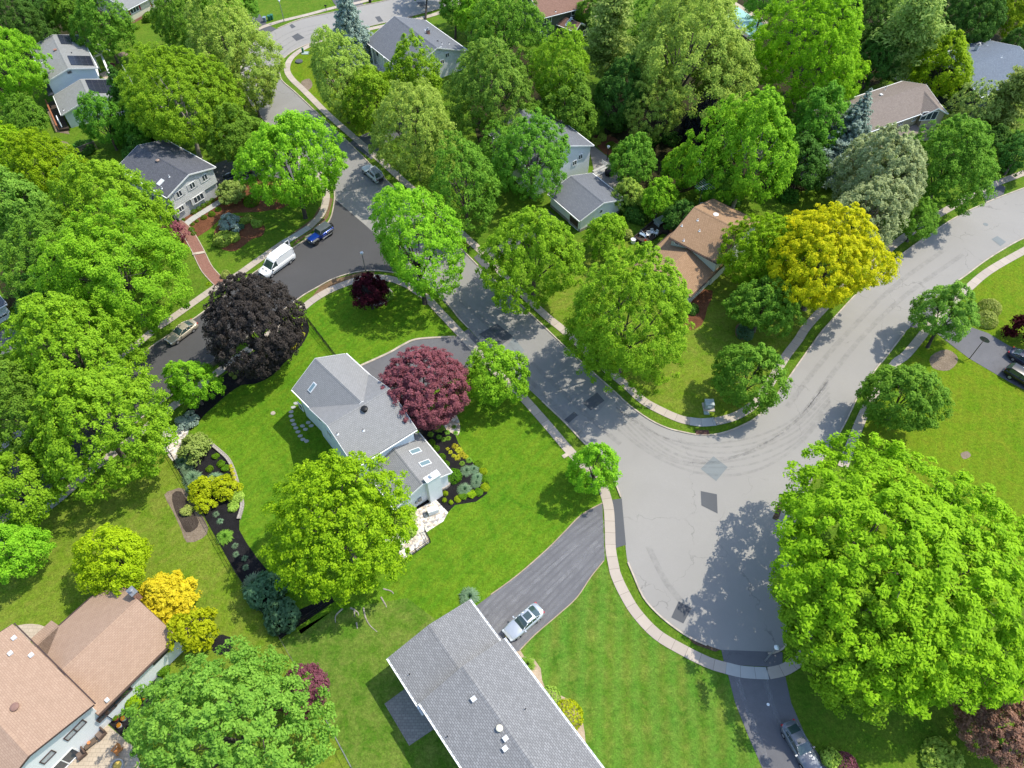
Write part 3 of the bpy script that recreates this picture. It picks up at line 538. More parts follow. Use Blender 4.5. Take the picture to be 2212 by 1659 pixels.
def tree(x,y,r,fol,shape,label,name='tree',asp=1.0,base=None,group=None,bark=None,hz=None,clear=None,squash=1.0):
    """tree whose crown is seen at photo x,y with photo radius r; squash narrows it across"""
    conif=shape in('cone','pine')
    R=r/ppm(y,6)
    for _ in range(6):
        V=R*asp; cl=(.8+.28*R) if clear is None else clear
        zc=(hz if hz is not None else (R*1.6 if conif else cl+V*.82)); R=r/ppm(y,min(zc,40))
    c=at(x,y,zc); b=Vector((c.x,c.y,0))
    if base: b=at(*base)
    root=empty(name,b,label,'tree',group)
    if conif:
        H=zc*2.0; me,Rn=proto(shape,R,TR); cr=bpy.data.objects.new('crown',coloured(me,FOL[fol])); COL.objects.link(cr); paintlast(cr); cr.parent=root
        cr.scale=(R/Rn,R/Rn,H/(Rn*3.1)); cr.rotation_euler=(0,0,TR.uniform(0,6.28))
        if base:
            top=at(x,y,zc)-b; sx=top.x/zc; sy=top.y/zc
            cr.rotation_euler=(-sy*.9,sx*.9,0)
        mb=MB(); tt=Vector(((c.x-b.x)*1.9,(c.y-b.y)*1.9,H*.95)); mb.path([(0,0,0),tt*.5,tt],[.2+.03*R,.13+.02*R,.03],7)
        for k in range(10):
            q=tt*(.25+.07*k); a=TR.uniform(0,6.28); l=R*.75*(1-(.25+.07*k))
            mb.path([q,q+Vector((math.cos(a)*l,math.sin(a)*l,-.1*l))],[.06,.02],4)
        tr=mb.build('trunk',bark or m_barkd,root,True,org=b); tr.location=(0,0,0); return root
    off=c-b
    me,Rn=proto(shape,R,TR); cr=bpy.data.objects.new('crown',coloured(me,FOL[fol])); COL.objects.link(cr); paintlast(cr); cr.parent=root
    cr.location=off; s=R/Rn; cr.scale=(s*TR.uniform(.96,1.06)*squash,s*TR.uniform(.96,1.06),s*asp); cr.rotation_euler=(0,0,TR.uniform(0,6.28))
    mb=MB(); r0=.07+.035*R; h=max(zc-V*.55,.6); f=off*(h/zc)
    mb.path([(0,0,-.1),(0,0,.12),f*.45,f],[r0*1.7,r0*1.15,r0,r0*.8],8)
    nl=7 if R<5 else 11
    for k in range(nl):
        a=6.283*k/nl+TR.uniform(-.3,.3); e=TR.uniform(.15,1.15); l=.82
        s0=f*TR.uniform(.72,1.0); tip=off+Vector((math.cos(a)*math.cos(e)*R*l*squash,math.sin(a)*math.cos(e)*R*l,math.sin(e)*V*l)); mid=s0.lerp(tip,.5)+Vector((TR.uniform(-.1,.1)*R,TR.uniform(-.1,.1)*R,.12*R))
        mb.path([s0,mid,tip],[r0*.55,r0*.33,r0*.07],5)
        for q in range(2):
            t2=mid+Vector((TR.uniform(-1,1),TR.uniform(-1,1),TR.uniform(.2,1)))*R*.42; mb.path([mid,t2],[r0*.24,r0*.05],4)
    tr=mb.build('trunk',bark or m_bark,root,True,org=(0,0,0)); tr.location=(0,0,0)
    return root
ST='street trees on the lawn strips'; WD='trees in the wooded back yards'; GA='garden trees around the houses'
T=tree
# --- left side
T(8,160,72,'bright','round','tall bright green tree cut by the left edge, left of the solar panel house',asp=1.25,group=WD)
T(32,60,60,'dark','round','dark green tree in the top left corner of the photo',asp=1.15,group=WD)
T(92,28,44,'dark','dense','very dark tree behind the upper end of the solar panel house',group=WD)
T(150,30,44,'mid','round','mid green tree at the top edge, behind the solar panel house gable',asp=1.2,group=WD)
T(222,62,54,'mid','round','leafy green tree between the solar panel house and the cream house with red shutters',asp=1.2,group=WD)
T(395,40,62,'mid','round','large green tree right of the cream house with red shutters',asp=1.15,group=WD)
T(470,18,52,'bright','round','green tree at the top edge left of the street lamp',group=WD); T(528,18,34,'mid','round','small tree at the top edge beside the upper driveway',group=WD)
T(492,118,96,'olive','open','wide light green airy tree left of the upper road bend',asp=1.1,group=WD)
T(540,185,52,'olive','open','slim airy tree leaning over the upper road bend from the left',asp=1.2,group=WD)
T(398,220,104,'bright','round','big bright tree with a bare forked pale trunk behind the charcoal roofed house',base=(432,340),bark=m_barkp,group=WD)
T(270,215,42,'dark','cone','dark green conifer right of the lower gable of the solar panel house',asp=1,hz=7,group=WD)
T(318,250,50,'mid','round','shaded tree between the dark conifer and the charcoal roofed house',group=WD)
T(222,262,42,'mid','round','green tree in front of the lower gable of the solar panel house',asp=1.45,group=GA)
T(62,255,44,'mid','tiers','mid green tree left of the wooden deck of the solar panel house',group=WD)
T(20,320,55,'lime','round','yellowish green tree at the left edge below the solar panel house',group=WD)
T(92,365,76,'lime','round','yellow green tree in front of the grey stockade fence',group=WD)
T(25,440,72,'emerald','round','blue green tree at the left edge beside the yellow green tree',group=WD)
T(232,470,100,'bright','round','upper bright green tree left of the charcoal roofed house',asp=1.1,group=WD)
T(250,590,130,'bright','tiers','largest bright green tree, spreading left of the brick path',asp=1.0,group=WD)
T(120,560,90,'mid','round','mid green tree at the left, next to the bright tree left of the brick path',group=WD); T(100,640,55,'dark','tiers','dark shaded small tree left of the brick path trees',group=WD)
T(158,772,118,'bright','round','upper of two large green trees at the left end of the side street',asp=1.1,group=ST)
T(212,918,122,'bright','round','lower large green tree over the left end of the side street',asp=1.0,group=ST); T(70,880,110,'mid','round','large green tree at the left edge behind the pale sidewalk piece',group=ST)
T(35,1060,80,'bright','tiers','green tree at the left edge above the sidewalk piece',group=ST); T(15,1190,72,'bright','tiers','lowest green tree at the left edge on the yellowish lawn',group=ST)
T(410,826,54,'bright','round','small bright tree on black mulch at the end of the side street',asp=1.15,group=GA)
T(550,708,97,'purple','dense','large dark purple leaved tree by the new asphalt street','maple_tree',asp=1.1,group=GA,bark=m_barkd)
T(797,628,40,'darkred','tiers','small dark red maple in the round stone edged bed','japanese_maple_tree',group=GA,bark=m_barkd)
T(912,842,92,'crimson','dense','crimson leaved maple between the grey house and its driveway','japanese_maple_tree',asp=.8,group=GA,bark=m_barkd)
T(735,1135,136,'lime','round','big yellow green tree over the left side of the grey house',asp=1.1,group=GA)
T(248,1205,78,'limeb','round','lime green tree standing alone on the lower left lawn',group=GA)
T(500,1582,160,'emerald','round','large pale green tree with dead twigs at the bottom edge','oak_tree',asp=.95,group=GA)
T(655,1492,54,'crimson','dense','crimson tree half hidden behind the pale green oak','japanese_maple_tree',group=GA,squash=.8)
T(342,1283,52,'gold','cone','golden yellow conifer at the corner of the brown roofed house','conifer_tree',hz=2.8,group=GA)
# --- upper middle
T(752,45,40,'spruce','cone','pale blue spruce beside the upper road in front of the white gabled house','spruce_tree',hz=7.5,group=ST)
T(735,170,74,'olive','open','olive green thin tree on the inner corner of the upper road bend',asp=1.25,group=ST)
T(800,222,56,'bright','round','bright green tree right of the olive tree on the road bend corner',asp=1.25,group=ST)
T(893,168,60,'bright','round','bright leafy tree in front of the white gabled house',asp=1.1,group=GA)
T(1062,205,86,'emerald','round','broad blue green tree right of the white gabled house',asp=1.1,group=GA)
T(895,285,95,'olive','open','large olive green tree with bare twigs right of the white parked car with roof rack',asp=1.1,group=ST)
T(630,350,98,'bright','round','big bright tree over the street corner by the blue off-road car',base=(660,470),asp=1.15,bark=m_barkd,group=ST)
T(1005,412,72,'mid','open','airy mid green tree beside the lamp post at the upper street',asp=1.2,group=ST)
T(1150,345,74,'mid','round','dark leafy tree hiding the middle of the white house with the grey patio',asp=1.15,group=GA); T(1080,330,45,'mid','open','slim green tree at the left end of the white house with the grey patio',group=GA)
T(895,522,106,'bright','open','large light green airy tree on the corner lawn of the grey house',asp=1.1,base=(918,655),bark=m_barkd,group=ST)
T(1155,552,103,'bright','round','large green tree between the middle street and the white garage gable',asp=1.05,group=ST)
T(1355,698,134,'bright','round','biggest bright green tree on the inside of the street bend, left of the tan house',asp=1.05,group=ST)
T(1070,808,62,'bright','round','small bright tree between the crimson maple and the street',asp=1.05,group=ST)
T(1284,1012,56,'bright','tiers','small young tree by the sidewalk at the bend, shading the grey house lawn',asp=1.1,group=ST)
T(1616,815,69,'mid','round','round green tree on the tip of the lawn inside the bend',asp=1.0,group=ST)
T(1655,555,86,'locust','fine','bright fine leaved tree in front of the tan roofed house',asp=1.05,group=GA); T(1650,660,65,'mid','fine','shaded lower tree under the yellow tree and beside the tan roofed house',group=GA)
T(1782,566,121,'yellow','fine','golden yellow tree beside the right hand street','honey_locust_tree',asp=1.02,group=ST)
T(1900,375,92,'pale','fine','pale cream green tree behind the yellow tree',asp=1.05,group=ST); T(1870,475,72,'pale','open','grey green shaded tree between the yellow tree and the street',group=ST)
T(2045,362,92,'mid','round','dense deep green tree right of the pale cream green tree',asp=1.05,group=ST); T(1985,475,45,'mid','tiers','low dark green tree overhanging the right hand street kerb',group=ST)
T(2040,682,63,'emerald','tiers','small round topped tree with a leaning trunk by the basketball driveway',base=(2003,750),bark=m_barkd,group=ST)
T(1950,858,76,'mid','dense','dense round tree on the right lawn beside the sidewalk',asp=1.0,group=ST)
T(1968,1232,258,'locust','fine','huge fine leaved yellow green tree covering the right side of the cul-de-sac','honey_locust_tree',asp=.66,group=ST)
T(1835,1345,160,'bright','round','large rounder leaved tree in front of the huge yellow green tree',asp=.85,group=ST)
T(2165,1565,78,'copper','dense','pinkish copper leaved tree in the bottom right corner',asp=.9,group=GA); T(2225,1440,50,'dark','round','dark green tree at the right edge above the copper leaved tree',group=GA)
# --- top and right woods
T(985,12,44,'mid','round','tree with a dark straight trunk right of the white gabled house roof',base=(984,84),bark=m_barkd,group=WD); T(925,-42,40,'mid','round','tree cut by the top edge with its dark trunk in front of the upper road',base=(919,42),bark=m_barkd,group=WD); T(1030,28,44,'bright','round','slim trunked tree between the two big trees right of the white gabled house',base=(1013,90),bark=m_barkd,group=WD)
T(1097,58,72,'mid','round','large green tree left of the brown roofed green house',asp=1.1,group=WD)
T(1212,165,72,'bright','open','bright airy tree in front of the brown roofed green house',asp=1.2,group=WD); T(1235,235,62,'mid','tiers','mid green tree below the bright airy tree behind the white patio house',group=WD); T(1150,268,42,'mid','round','shaded green tree behind the left roof of the white patio house',group=WD)
T(1318,95,72,'pine','pine','soft needled light pine right of the brown roofed green house','pine_tree',hz=9,group=WD)
T(1342,205,58,'dark','dense','very dark tree below the soft light pine',asp=1.3,group=WD); T(1290,25,40,'mid','round','green tree at the top edge beside the brown roof',group=WD)
T(1478,120,132,'olive','open','very large yellow green sparse tree at the top middle',asp=1.05,group=WD); T(1420,225,68,'olive','open','sparse yellowish tree below the very large sparse tree, over the dark lawn',asp=1.1,group=WD); T(1560,180,78,'olive','open','sparse yellow green tree left of the broad bright tree at the top',group=WD)
T(1390,70,55,'mid','open','mid green tree between the light pine and the very large sparse tree',group=WD)
T(1742,118,116,'locust','round','broad bright yellow green tree at the top right of the swimming pool',asp=1.0,group=WD)
T(1628,330,100,'bright','round','tall bright tree with a pale trunk behind the tan roofed house',base=(1580,455),asp=1.25,bark=m_barkp,group=WD)
T(1525,275,46,'blackish','dense','nearly black leaved tree left of the tall bright tree',asp=1.5,group=WD)
T(1762,262,62,'mid','tiers','green tree left of the blue spruce and the taupe roofed house',asp=1.2,group=WD); T(1735,350,55,'dark','round','dark tree between the tall bright tree and the blue spruce',group=WD)
T(1843,275,54,'spruce','cone','tall blue grey spruce in front of the taupe roofed house','spruce_tree',hz=7.2,base=(1795,372),group=GA)
T(1962,85,80,'pine','pine','tall leaning soft needled pine with a bare dark trunk','pine_tree',hz=10,base=(1922,178),group=WD)
T(2040,148,60,'lime','tiers','yellow green tree between the leaning pine and the slate blue roof',asp=1.1,group=WD)
T(1868,50,62,'dark','round','dark tree between the broad bright tree and the leaning pine',asp=1.3,group=WD); T(1890,130,45,'dark','dense','dark bushy tree behind the taupe roofed house',asp=1.2,group=WD); T(1790,10,50,'mid','round','green tree at the top edge right of the pool',group=WD); T(1650,5,42,'mid','open','thin tree hanging over the pool cover from the top edge',group=WD)
T(2095,35,66,'dark','dense','dark dense tree behind the slate blue roof',asp=1.1,group=WD); T(2185,25,50,'lime','tiers','yellow leaved tree with a leaning trunk in the top right corner',base=(2130,95),group=WD); T(2200,95,34,'dark','round','dark tree right of the slate blue roof ridge',group=WD)
T(2100,250,50,'pine','open','soft olive tree in front of the slate blue house',group=GA); T(2175,235,52,'pine','pine','olive pine at the right edge below the slate blue house','pine_tree',hz=7,group=GA); T(2200,330,42,'dark','round','dark green tree at the right edge above the right hand street',group=GA); T(2145,310,36,'dark','dense','dark bushy tree left of the right edge tree above the street',group=GA)
T(1375,348,54,'mid','tiers','spreading low tree beside the grey patio',group=GA); T(1467,368,38,'bright','round','small pointed bright tree right of the spreading low tree',asp=1.3,group=GA); T(1424,432,36,'bright','round','small bright tree above the wooden deck with white chairs',asp=1.2,group=GA); T(1362,420,30,'olive','round','small olive tree right of the white garage gable',group=GA)
T(1310,505,42,'bright','round','small green tree left of the wooden deck with white chairs',group=GA); T(1275,260,30,'dark','dense','dark understorey tree behind the garden lamp',group=WD)
T(500,414,28,'pine','dense','weeping yellowish tree at the corner of the charcoal roofed house','weeping_tree',asp=.75,clear=.3,group=GA)
T(300,330,30,'dark','round','low dark tree left behind the charcoal roof',group=WD); T(520,300,60,'mid','round','shaded tree behind the dark blue parked car',asp=1,group=WD)
T(1470,468,34,'dark','dense','dark low tree right of the ping-pong like grey table',group=GA); T(1555,400,50,'mid','round','shaded low tree under the tall bright tree',group=WD)
for q in range(6): TR.random()
# ------------------------------------------------------------------ shrubs and plants
SHR={}
def shrub(x,y,r,fol,shape,label,name='shrub',cat='shrub',group=None,flat=.9,base_z=0.0):
    R=r/ppm(y); p=at(x,y,R*flat*.45)
    k=shape
    if k not in SHR:
        if shape=='clip': SHR[k]=dome('leaves',11,.085,1700,1.0,.025)
        elif shape=='loose': SHR[k]=dome('leaves',12,.17,1100,1.0,.11)
        elif shape=='puffs': SHR[k]=crown('leaves',13,1.0,.13,.36,2.6,1.0,.16,low=-.3)
        elif shape=='tuft': SHR[k]=tuft('blades',14,900,.045)
        elif shape=='spiky': SHR[k]=tuft('blades',15,260,.06,.8)
        elif shape=='cone': SHR[k]=cone('leaves',16,2.6,.9,.16,16,.1,0,.05,.7)
    o=bpy.data.objects.new(name,coloured(SHR[k],FOL[fol])); COL.objects.link(o); paintlast(o)
    o.location=(p.x,p.y,base_z+(R*flat*.85 if shape=='puffs' else .02)); o.scale=(R,R,R*flat); o.rotation_euler=(0,0,TR.uniform(0,6.28))
    return tag(o,label,cat,group)
S=shrub; FD='clipped round shrubs in front of the charcoal roofed house'
for i,(x,y,r,l) in enumerate(((418,643-600+600-0,0,''),)): pass
wall=[(396,474,4,'tiny clipped shrub nearest the brick path, against the house wall'),(418,457,7.5,'first larger clipped shrub from the brick path, against the house wall'),(429,451,7,'second larger clipped shrub from the brick path, against the house wall'),(439,443.5,7,'middle clipped shrub in the row against the house wall'),(449,438,7,'fourth larger clipped shrub from the brick path, against the house wall'),(458,432,6,'clipped shrub nearest the weeping tree in the row against the house wall')]
for x,y,r,l in wall: S(x,y,r,'clip','clip',l,group=FD)
for x,y,r,l in ((440,469,7,'clipped round shrub on red mulch, nearest the brick path across the concrete path'),(457,461.5,8,'clipped round shrub in the middle of the red mulch'),(471,451.5,7,'clipped round shrub on red mulch closest to the weeping tree'),(425,477.5,4.5,'very small shrub beside the concrete path'),(416,484,4.5,'small lime shrub at the fork of the concrete and brick paths'),(413,495,7,'lime green leafy plant beside the brick path, upper of two'),(418,504,6,'lime green leafy plant beside the brick path, lower of two'),(542,433,17,'big dark green clipped shrub on the red mulch')): S(x,y,r,'clip','clip',l,group=FD)
S(376,507,23,'crimson','puffs','crimson weeping maple mound beside the brick path','japanese_maple_shrub',flat=.8)
S(497,487,19,'spruce','puffs','silver blue globe spruce in the island bed','spruce_shrub',flat=.75)
for x,y,r,l in ((482,517,22,'large low olive shrub at the lower left of the island bed'),(506,512,14,'olive shrub right of the large low one in the island bed'),(521,478,12,'olive shrub right of the silver blue globe in the island bed'),(538,472,11,'brownish olive shrub at the top of the island bed'),(553,483,12,'round brownish shrub at the right end of the island bed')): S(x,y,r,'olive','loose',l,group='shrubs in the island bed',flat=.7)
S(506,490+12,9,'bluegreen','loose','small blue green shrub below the silver blue globe'); S(521,490,7,'bluegreen','loose','small blue green shrub right of the silver blue globe')
S(487,593,10,'variegated','loose','pale round shrub on the lawn beside the brick path'); S(450,612,7,'lime','spiky','little yellow plant at the end of the brick path')
S(637,687,22,'limeb','loose','bright yellow green shrub against the dark purple tree',flat=.8)
for i,(x,y,l) in enumerate(((647,708,'first'),(652,722,'second'),(648,733,'third'),(640,743,'fourth'),(634,752,'fifth'))): S(x,y,6,'hosta','loose',l+' small yellow shrub counted down the edge of the dark purple tree bed',group='small yellow shrubs along the dark purple tree bed')
for i,(x,y,l) in enumerate(((500,808,'leftmost'),(513,804,'middle'),(507,815,'lowest'),(523,801,'rightmost'))): S(x,y,5,'variegated','loose',l+' small pale plant under the dark purple tree',group='small pale plants under the dark purple tree')
S(405,912,20,'spruce','puffs','low blue grey creeping conifer at the top of the white gravel bed','conifer_shrub',flat=.45)
S(425,973,29,'pine','puffs','feathery green conifer shrub at the top of the long garden bed','conifer_shrub',flat=.85)
FG='fountain grasses in the gardens'
for x,y,r,l in ((392,995,20,'fountain grass against the black fence at the top of the long bed'),(402,1012,17,'second fountain grass down the black fence'),(413,1030,24,'largest fountain grass in the long bed, third down the fence'),(412,1050,15,'lowest fountain grass beside the black fence'),(462,1033,21,'fountain grass in the middle of the long bed')): S(x,y,r,'fountain','tuft',l,'fountain_grass','grass plant',FG,.95)
for x,y,r,l in ((440,1058,24,'upper left of the three gold green mounds in the long bed'),(487,1058,24,'upper right of the three gold green mounds in the long bed'),(442,1091,18,'lowest of the three gold green mounds in the long bed')): S(x,y,r,'golden','puffs',l,group='gold green mounds in the long bed',flat=.8)
for x,y,r,l in ((465,986,8,'low green plant at the stone edging, right of the feathery conifer'),(478,1002,9,'green plant among the mulch at the top of the stone edging'),(487,1012,9,'green plant beside the stone edging, left of the yellow flower row'),(453,1012,8,'round green plant in the middle of the long bed'),(490,1030,8,'green plant below the round one by the stone edging')): S(x,y,r,'clip','loose',l,group='low plants in the long bed',flat=.6)
for k,(x,y) in enumerate(((499,1008),(502,1016),(504,1024),(506,1033),(507,1042))): S(x,y,5.5,'hosta','loose',('top','second','middle','fourth','lowest')[k]+' yellow plant in the row along the stone edging',group='yellow plants along the stone edging')
S(512,1072,17,'olive','loose','olive green ground shrub inside the lower stone edging',flat=.5); S(505,1095,13,'olive','loose','olive ground shrub at the bottom end of the stone edging',flat=.5)
S(483,1158,21,'emerald','tuft','dense green grass clump by the black fence','grass_clump','grass plant',None,1.0)
for x,y,l in ((466,1110,'topmost'),(475,1125,'second'),(507,1178,'third'),(509,1197,'fourth'),(528,1205,'fifth'),(530,1225,'lowest')): S(x,y,9,'fountain','spiky',l+' small pale grass tuft on the black mulch strip','grass_tuft','grass plant','pale grass tufts on the black mulch strip',.9)
S(403,1104,14,'variegated','loose','white flowering plant in the bare soil bed','flowering_plant','plant',None,.6)
S(548,1258,30,'fountain','tuft','big silvery grass at the upper left of the dark evergreen shrubs','fountain_grass','grass plant')
S(572,1280,42,'bluegreen','loose','upper of two large dark evergreen shrubs at the fence corner',flat=1.0,group='large evergreen shrubs at the fence corner'); S(612,1328,38,'bluegreen','loose','lower of two large dark evergreen shrubs at the fence corner',flat=1.0,group='large evergreen shrubs at the fence corner')
S(423,1372,40,'golden','puffs','rounded olive gold arborvitae at the end of the brown roofed house','arborvitae',flat=1.25)
S(350,1448,14,'clip','loose','leafy green shrub by the white wall, behind the pale green oak'); S(288,1518,17,'lime','loose','bright green potted shrub by the white wall',flat=1.1)
for k,(x,y) in enumerate(((315,1497),(333,1490),(343,1470))): S(x,y,7,'bluegreen','loose',('lower','middle','upper')[k]+' small dull green plant on the black mulch by the white wall',group='small plants by the white wall')
S(875,1118,24,'olive','puffs','reddish green shrub between the lime tree and the pebble bed',flat=.9); S(885,1145,18,'olive','loose','olive shrub left of the white generator pebbles')
for x,y,r,l in ((950,923,13,'largest spiky grass under the crimson maple by the river rocks'),(930,937,8,'spiky green tuft nearest the front wall of the grey house'),(948,943,7,'left of the three small tufts below the river rocks'),(958,948,7,'middle of the three small tufts below the river rocks'),(968,946,7,'right of the three small tufts below the river rocks'),(966,933,7,'green tuft at the left edge of the river rocks'),(981,921,6,'green tuft on the river rocks, upper'),(984,934,6,'green tuft on the river rocks, lower'),(1013,993,8,'small green tuft right of the yellow hostas'),(998,1000,7,'small green tuft below the yellow hostas')): S(x,y,r,'emerald','tuft',l,'grass_tuft','grass plant','green tufts in the front garden bed')
for x,y,r,l in ((1007,1015,16,'fountain grass in the front garden bed, nearest the house chimney'),(1023,1012,14,'fountain grass in the front garden bed, upper right'),(1031,1030,15,'fountain grass in the front garden bed, right middle'),(1028,1042,14,'fountain grass in the front garden bed, right lower'),(1003,1055,18,'fountain grass with a brown centre in the front garden bed')): S(x,y,r,'fountain','tuft',l,'fountain_grass','grass plant',FG,.85)
for k,(x,y,r) in enumerate(((983,963,9),(991,971,10),(998,980,9),(1006,986,8),(967,969,5),(973,976,6),(988,987,9),(980,984,6))): S(x,y,r,'hosta','spiky',('topmost','second','third','rightmost','smallest left','small left','lowest','lower left')[k]+' yellow hosta in the front garden bed','hosta','plant','yellow hostas in the front garden bed',.8)
for k,(x,y,r) in enumerate(((932,956,9),(942,968,8),(953,987,10),(963,1002,9),(979,1027,19))): S(x,y,r,'clip','clip',('first','second','third','fourth','big last')[k]+' green clipped shrub counted down along the right wall of the grey house',group='clipped shrubs along the right wall of the grey house')
for k,(x,y,r) in enumerate(((963,1066,6),(960,1080,5),(974,1085,5))): S(x,y,r,'lime','loose',('upper','left','right')[k]+' of three tiny lime plants by the white chimney',group='tiny lime plants by the white chimney')
for k,(x,y,r) in enumerate(((1033,1003,9),(1045,1018,9),(1050,1035,10),(1047,1052,10),(1035,1063,10),(1018,1068,10),(1000,1072,10),(988,1078,8))): S(x,y,r,'lime' if k%2 else 'clip','loose',('topmost','second','third','rightmost low','fifth','sixth','seventh','last')[k]+' ground cover clump along the curved edge of the front garden bed',group='ground cover clumps in the front garden bed',flat=.45)
S(1013,1287,25,'fountain','tuft','fountain grass at the top corner of the lower grey roof','fountain_grass','grass plant'); S(1139,1434,20,'emerald','tuft','green grass clump at the right eave of the lower grey roof','grass_clump','grass plant')
S(1187,1505,25,'olive','clip','dull green clipped shrub at the right eave of the lower grey roof',flat=.8); S(1227,1543,34,'golden','clip','bright yellow clipped shrub at the right eave of the lower grey roof',flat=.8); S(1249,1612,14,'clip','loose','small green shrub at the eave below the yellow clipped shrub'); S(1262,1642,14,'clip','loose','lowest small shrub by the white downspout')
S(2140,662,24,'variegated','clip','upper of two pale ball shrubs beside the basketball driveway',group='pale ball shrubs beside the basketball driveway'); S(2133,688,24,'variegated','clip','lower of two pale ball shrubs beside the basketball driveway',group='pale ball shrubs beside the basketball driveway')
S(2212,722,30,'darkred','puffs','dark red shrub at the right edge above the parked cars',flat=1.1); S(1828,1650,26,'crimson','clip','crimson round shrub at the bottom edge beside the dark sedan',flat=.8); S(1795,1640,22,'olive','loose','straw coloured shrub left of the crimson round shrub'); S(2040,1640,40,'olive','loose','brownish shrub at the bottom edge left of the copper leaved tree',flat=.7)
S(1607,718,19,'bluegreen','loose','green shrub in the round brick edged ring under the yellow tree',flat=.7); S(1496,668,13,'dark','loose','dark shrub on brown mulch beside the tan roofed house')
S(1320,313,11,'clip','clip','bright green ball shrub in the red bed by the grey patio'); 
for k,(x,y) in enumerate(((1287,306),(1302,297),(1333,320))): S(x,y,10,'olive','loose',('left','upper','right')[k]+' olive shrub in the red bed by the grey patio',group='olive shrubs in the red bed by the grey patio')
S(1350,505,16,'variegated','loose','pale shrub left of the wooden deck'); S(1395,540,18,'dark','loose','dark green shrub below the wooden deck'); S(1365,455,26,'dark','loose','dark shrub left of the small bright tree'); S(1380,470,20,'dark','loose','dark shrub at the back of the wooden deck')
S(41,675,20,'clip','loose','rounded green hedge shrub beside the small blue white garage',flat=.7); S(185,318,24,'dark','loose','ivy dark shrub on the grey stockade fence',flat=.6); S(160,328,20,'dark','loose','dark shrub at the left half of the stockade fence',flat=.6)
S(322,38,14,'mid','loose','green shrub at the front of the cream house'); S(348,32,12,'mid','loose','shrub at the corner of the cream house porch'); S(292,58,8,'mid','loose','little shrub at the end of the cream house wall')
S(240,143,8,'crimson','loose','small red shrub by the white porch of the solar panel house'); S(267,183,13,'crimson','loose','red shrub on the patio of the solar panel house'); S(245,152,8,'olive','loose','brown shrub beside the small red shrub')
S(1585,430,18,'dark','loose','dark shrub left of the white arbor'); S(838,640,12,'emerald','loose','small green shrub right of the small dark red maple')
for k,(x,y,r) in enumerate(((2120,290,16),(2085,240,16),(2180,360,18))): S(x,y,r,'dark','loose',('middle','upper','lower')[k]+' dark shrub in the garden of the slate blue house',group='dark shrubs of the slate blue house')
for k,(x,y,r) in enumerate(((1335,268,22),(1400,295,24),(1450,300,22),(1480,340,20),(1560,340,24),(1700,420,24),(1690,250,26))): S(x,y,r,'dark','loose',('first','second','third','fourth','fifth','sixth','seventh')[k]+' dark understorey shrub from the left under the back yard trees',group='understorey shrubs in the back yards',flat=.7)
# ------------------------------------------------------------------ house materials
r_lgrey=bricks('shingles_light_grey',(.225,.226,.226),(.27,.27,.27),(.155,.156,.158),.34,.19,.025,.9,.5,.25)
r_grey=bricks('shingles_grey',(.18,.18,.182),(.265,.265,.268),(.10,.10,.102),.36,.20,.03,.9,.5,.3)
r_brown=bricks('shingles_brown',(.335,.225,.16),(.39,.27,.195),(.26,.17,.12),.34,.19,.02,.9,.5,.2)
r_tan=bricks('shingles_tan',(.28,.175,.10),(.35,.225,.135),(.17,.10,.06),.36,.19,.025,.9,.5,.25)
r_char=bricks('shingles_charcoal',(.085,.09,.105),(.125,.13,.15),(.05,.05,.06),.36,.19,.025,.9,.5,.25)
r_slate=bricks('shingles_slate',(.135,.145,.165),(.17,.18,.20),(.09,.095,.11),.36,.19,.025,.9,.5,.2)
r_blue=bricks('shingles_slate_blue',(.12,.145,.185),(.15,.18,.22),(.08,.095,.12),.42,.24,.025,.9,.5,.2)
r_taupe=bricks('shingles_taupe',(.20,.165,.145),(.25,.21,.185),(.13,.105,.09),.36,.19,.025,.9,.5,.2)
r_weath=bricks('shingles_weathered',(.19,.195,.19),(.245,.25,.245),(.14,.14,.14),.42,.24,.02,.9,.5,.5,.2,(.16,.16,.15))
r_redb=bricks('shingles_red_brown',(.21,.12,.09),(.27,.16,.12),(.14,.08,.06),.36,.19,.025,.9,.5,.25)
w_white=bricks('siding_white',(.82,.83,.84),(.83,.84,.85),(.50,.53,.57),30,.20,.02,.6,0,.04,.2)
w_blue=bricks('siding_pale_blue',(.70,.76,.82),(.72,.78,.83),(.50,.56,.62),30,.20,.02,.6,0,.04,.2)
w_vert=bricks('siding_white_boards',(.83,.84,.85),(.81,.82,.83),(.50,.52,.54),.24,40,.02,.6,0,.04,.2)
w_shake=bricks('siding_grey_shakes',(.60,.60,.59),(.70,.70,.69),(.38,.38,.38),.5,.32,.02,.8,.5,.25)
w_gbrick=bricks('pale_grey_brick',(.50,.50,.51),(.55,.55,.56),(.34,.34,.34),.3,.1,.012,.8,.5,.2)
w_cream=bricks('siding_cream',(.62,.58,.46),(.64,.60,.48),(.45,.42,.33),30,.2,.02,.7,0,.05,.2)
w_green=bricks('siding_dark_green',(.10,.12,.095),(.12,.14,.11),(.06,.07,.06),.5,.2,.02,.8,.5,.1)
w_tan=bricks('siding_tan',(.38,.33,.24),(.40,.35,.26),(.26,.22,.16),30,.2,.02,.7,0,.05,.2)
w_teal=bricks('siding_dark_teal',(.045,.065,.07),(.05,.07,.075),(.03,.04,.045),30,.2,.02,.7,0,.05,.2)
w_pale=bricks('siding_pale_green',(.52,.56,.50),(.55,.59,.53),(.40,.43,.38),30,.2,.02,.7,0,.05,.2)
m_trim=plain('white_trim',(.80,.80,.79),.5,.03); m_brickc=bricks('red_brick',(.27,.09,.055),(.34,.13,.08),(.40,.36,.32),.22,.08,.012,.9,.5,.2)
